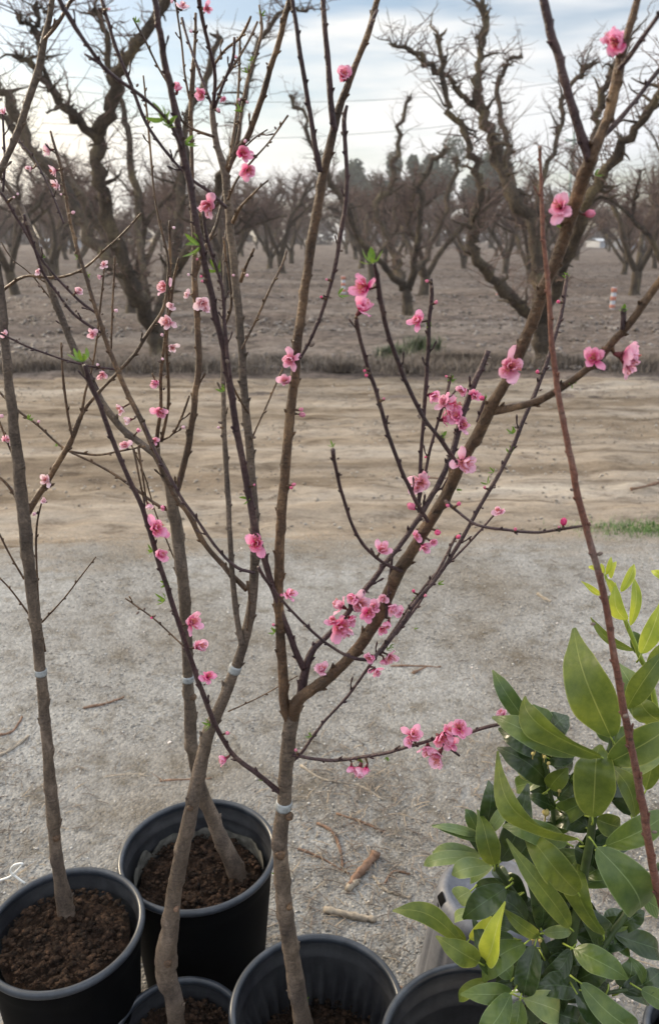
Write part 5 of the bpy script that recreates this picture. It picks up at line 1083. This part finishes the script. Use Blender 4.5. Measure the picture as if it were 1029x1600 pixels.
for i, (pl, a, b, lab) in enumerate((
 ([(470, 1195), (500, 1215), (530, 1222), (560, 1226), (600, 1250)], 5, 3, 'long thin twig lying below the low blossoming branch'),
 ([(495, 1285), (520, 1300), (532, 1330), (535, 1355)], 5, 4, 'bent brown twig above the pale stub'),
 ([(525, 1270), (570, 1285), (600, 1300)], 4, 3, 'straight twig between the low blossoms and the reddish stick'),
 ([(582, 1368), (600, 1388), (625, 1398), (642, 1402)], 6, 4, 'curved twig running right from the reddish stick'),
 ([(465, 1325), (500, 1338), (545, 1365)], 4, 3, 'pale thin twig leading left from the reddish stick'),
 ([(130, 1106), (160, 1100), (194, 1089)], 5, 3, 'dark straight twig right of the leftmost trunk'),
 ([(0, 1180), (22, 1168), (45, 1150)], 6, 4, 'tan curled twig at the left edge'),
 ([(0, 1148), (20, 1142), (35, 1120)], 5, 3, 'tan twig above the curled one at the left edge'),
 ([(250, 1220), (285, 1218), (330, 1216)], 5, 3, 'dark twig lying behind the tall pot'),
 ([(165, 1214), (195, 1210), (230, 1209)], 5, 3, 'dark twig left of the tall pot'),
 ([(610, 1040), (650, 1040), (688, 1042)], 4, 3, 'thin dark twig beyond the central blossoms'),
 ([(645, 1052), (655, 1046), (665, 1042)], 5, 3, 'tiny forked twig beyond the central blossoms'),
 ([(560, 1390), (572, 1410), (578, 1430)], 3, 2, 'hair-thin twig above the knobbly stick'),
 ([(620, 1540), (640, 1550), (658, 1552)], 7, 5, 'brown twig beside the upturned pot'),
 ([(600, 1380), (615, 1360), (640, 1365)], 4, 3, 'twig beyond the curved one, right of the reddish stick'),
 ([(840, 928), (850, 935), (860, 940)], 6, 4, 'small dark chip of wood on the far gravel'),
 ([(640, 745), (700, 748)], 4, 3, 'dark twig lying across the dirt track'),
 ([(985, 765), (1029, 755)], 5, 4, 'dark stick lying on the track at the right edge'))): stick(pl, a, b, WD if i % 3 else WP, lab, side=2)
# corn of tiny litter
n = 2600; y = rng.uniform(1.0, 4.0, n); x = rng.uniform(-1.5, 1.5, n)*(y/2.4+.25)
k = rng.random(n) < .6; cxs = rng.choice([.06, .15, .02, -.9, .55], n); cys = rng.choice([1.6, 1.75, 2.0, 2.0, 1.5], n)
x = np.where(k, cxs+rng.normal(0, .13, n), x); y = np.where(k, cys+rng.normal(0, .13, n), y)
mb = MB()
for i in range(n):
    a = random.uniform(0, 6.28); l_ = random.uniform(.004, .03); dx, dy = math.cos(a)*l_, math.sin(a)*l_; r_ = random.uniform(.0005, .0014)
    mb.tube([Vector((x[i]-dx, y[i]-dy, .008)), Vector((x[i]+dy*.15, y[i], .011)), Vector((x[i]+dx, y[i]+dy, .008))], [r_, r_*1.2, r_*.6], 3, False)
tag(mb.build('leaf_litter', M['dry']), 'fine dry bits of stem littering the gravel', 'litter', None, 'stuff')
n = 70; mb = MB()
for i in range(n):
    yv = random.uniform(1.1, 4); xv = random.uniform(-1.3, 1.3)*(yv/2.4+.2); a = random.uniform(0, 6.28); s_ = random.uniform(.003, .007)
    ux, uy = math.cos(a)*s_, math.sin(a)*s_
    mb.grid([[Vector((xv-ux-uy*.5, yv-uy+ux*.5, .008)), Vector((xv-ux+uy*.5, yv-uy-ux*.5, .009))], [Vector((xv-uy*.6, yv+ux*.6, .013)), Vector((xv+uy*.6, yv-ux*.6, .012))], [Vector((xv+ux, yv+uy, .008)), Vector((xv+ux+.001, yv+uy, .009))]])
M['fallen'] = plain('fallen petals and chips', (.55, .49, .46), .8, .2, .3, 50)
tag(mb.build('fallen_petals', M['fallen']), 'pale petals and chips fallen over the gravel', 'petals', None, 'stuff')
# white tie loop at the left pot
pl = [(-10, 1378), (15, 1370), (32, 1355), (35, 1349), (22, 1352), (17, 1362), (28, 1372), (42, 1382)]
P_ = []
for i in range(len(pl)-1):
    for k in range(5): P_.append(at(*cm(pl, i, k/5), 1.30)[0])
mb = MB(); mb.tube(P_, [.0022]*len(P_), 6); tag(mb.build('plastic_tie', M['tie'], None, off=P_[0].copy()), 'white plastic tie looped behind the leftmost pot rim', 'tie')

# ------------------------------------------------------------------ haze
hz = bpy.data.materials.new('haze'); hz.use_nodes = True; t = hz.node_tree; t.nodes.clear()
o_ = t.nodes.new('ShaderNodeOutputMaterial'); pv = t.nodes.new('ShaderNodeVolumePrincipled'); t.links.new(pv.outputs[0], o_.inputs['Volume'])
pv.inputs['Color'].default_value = (.86, .87, .90, 1); pv.inputs['Density'].default_value = .0011; pv.inputs['Anisotropy'].default_value = .2
mb = MB(); mb.box(Vector((-200, -20, -1.1)), Vector((200, 185, 14))); tag(mb.build('haze', hz, smooth=False), 'thin pale haze over the orchard', 'haze', None, 'stuff')
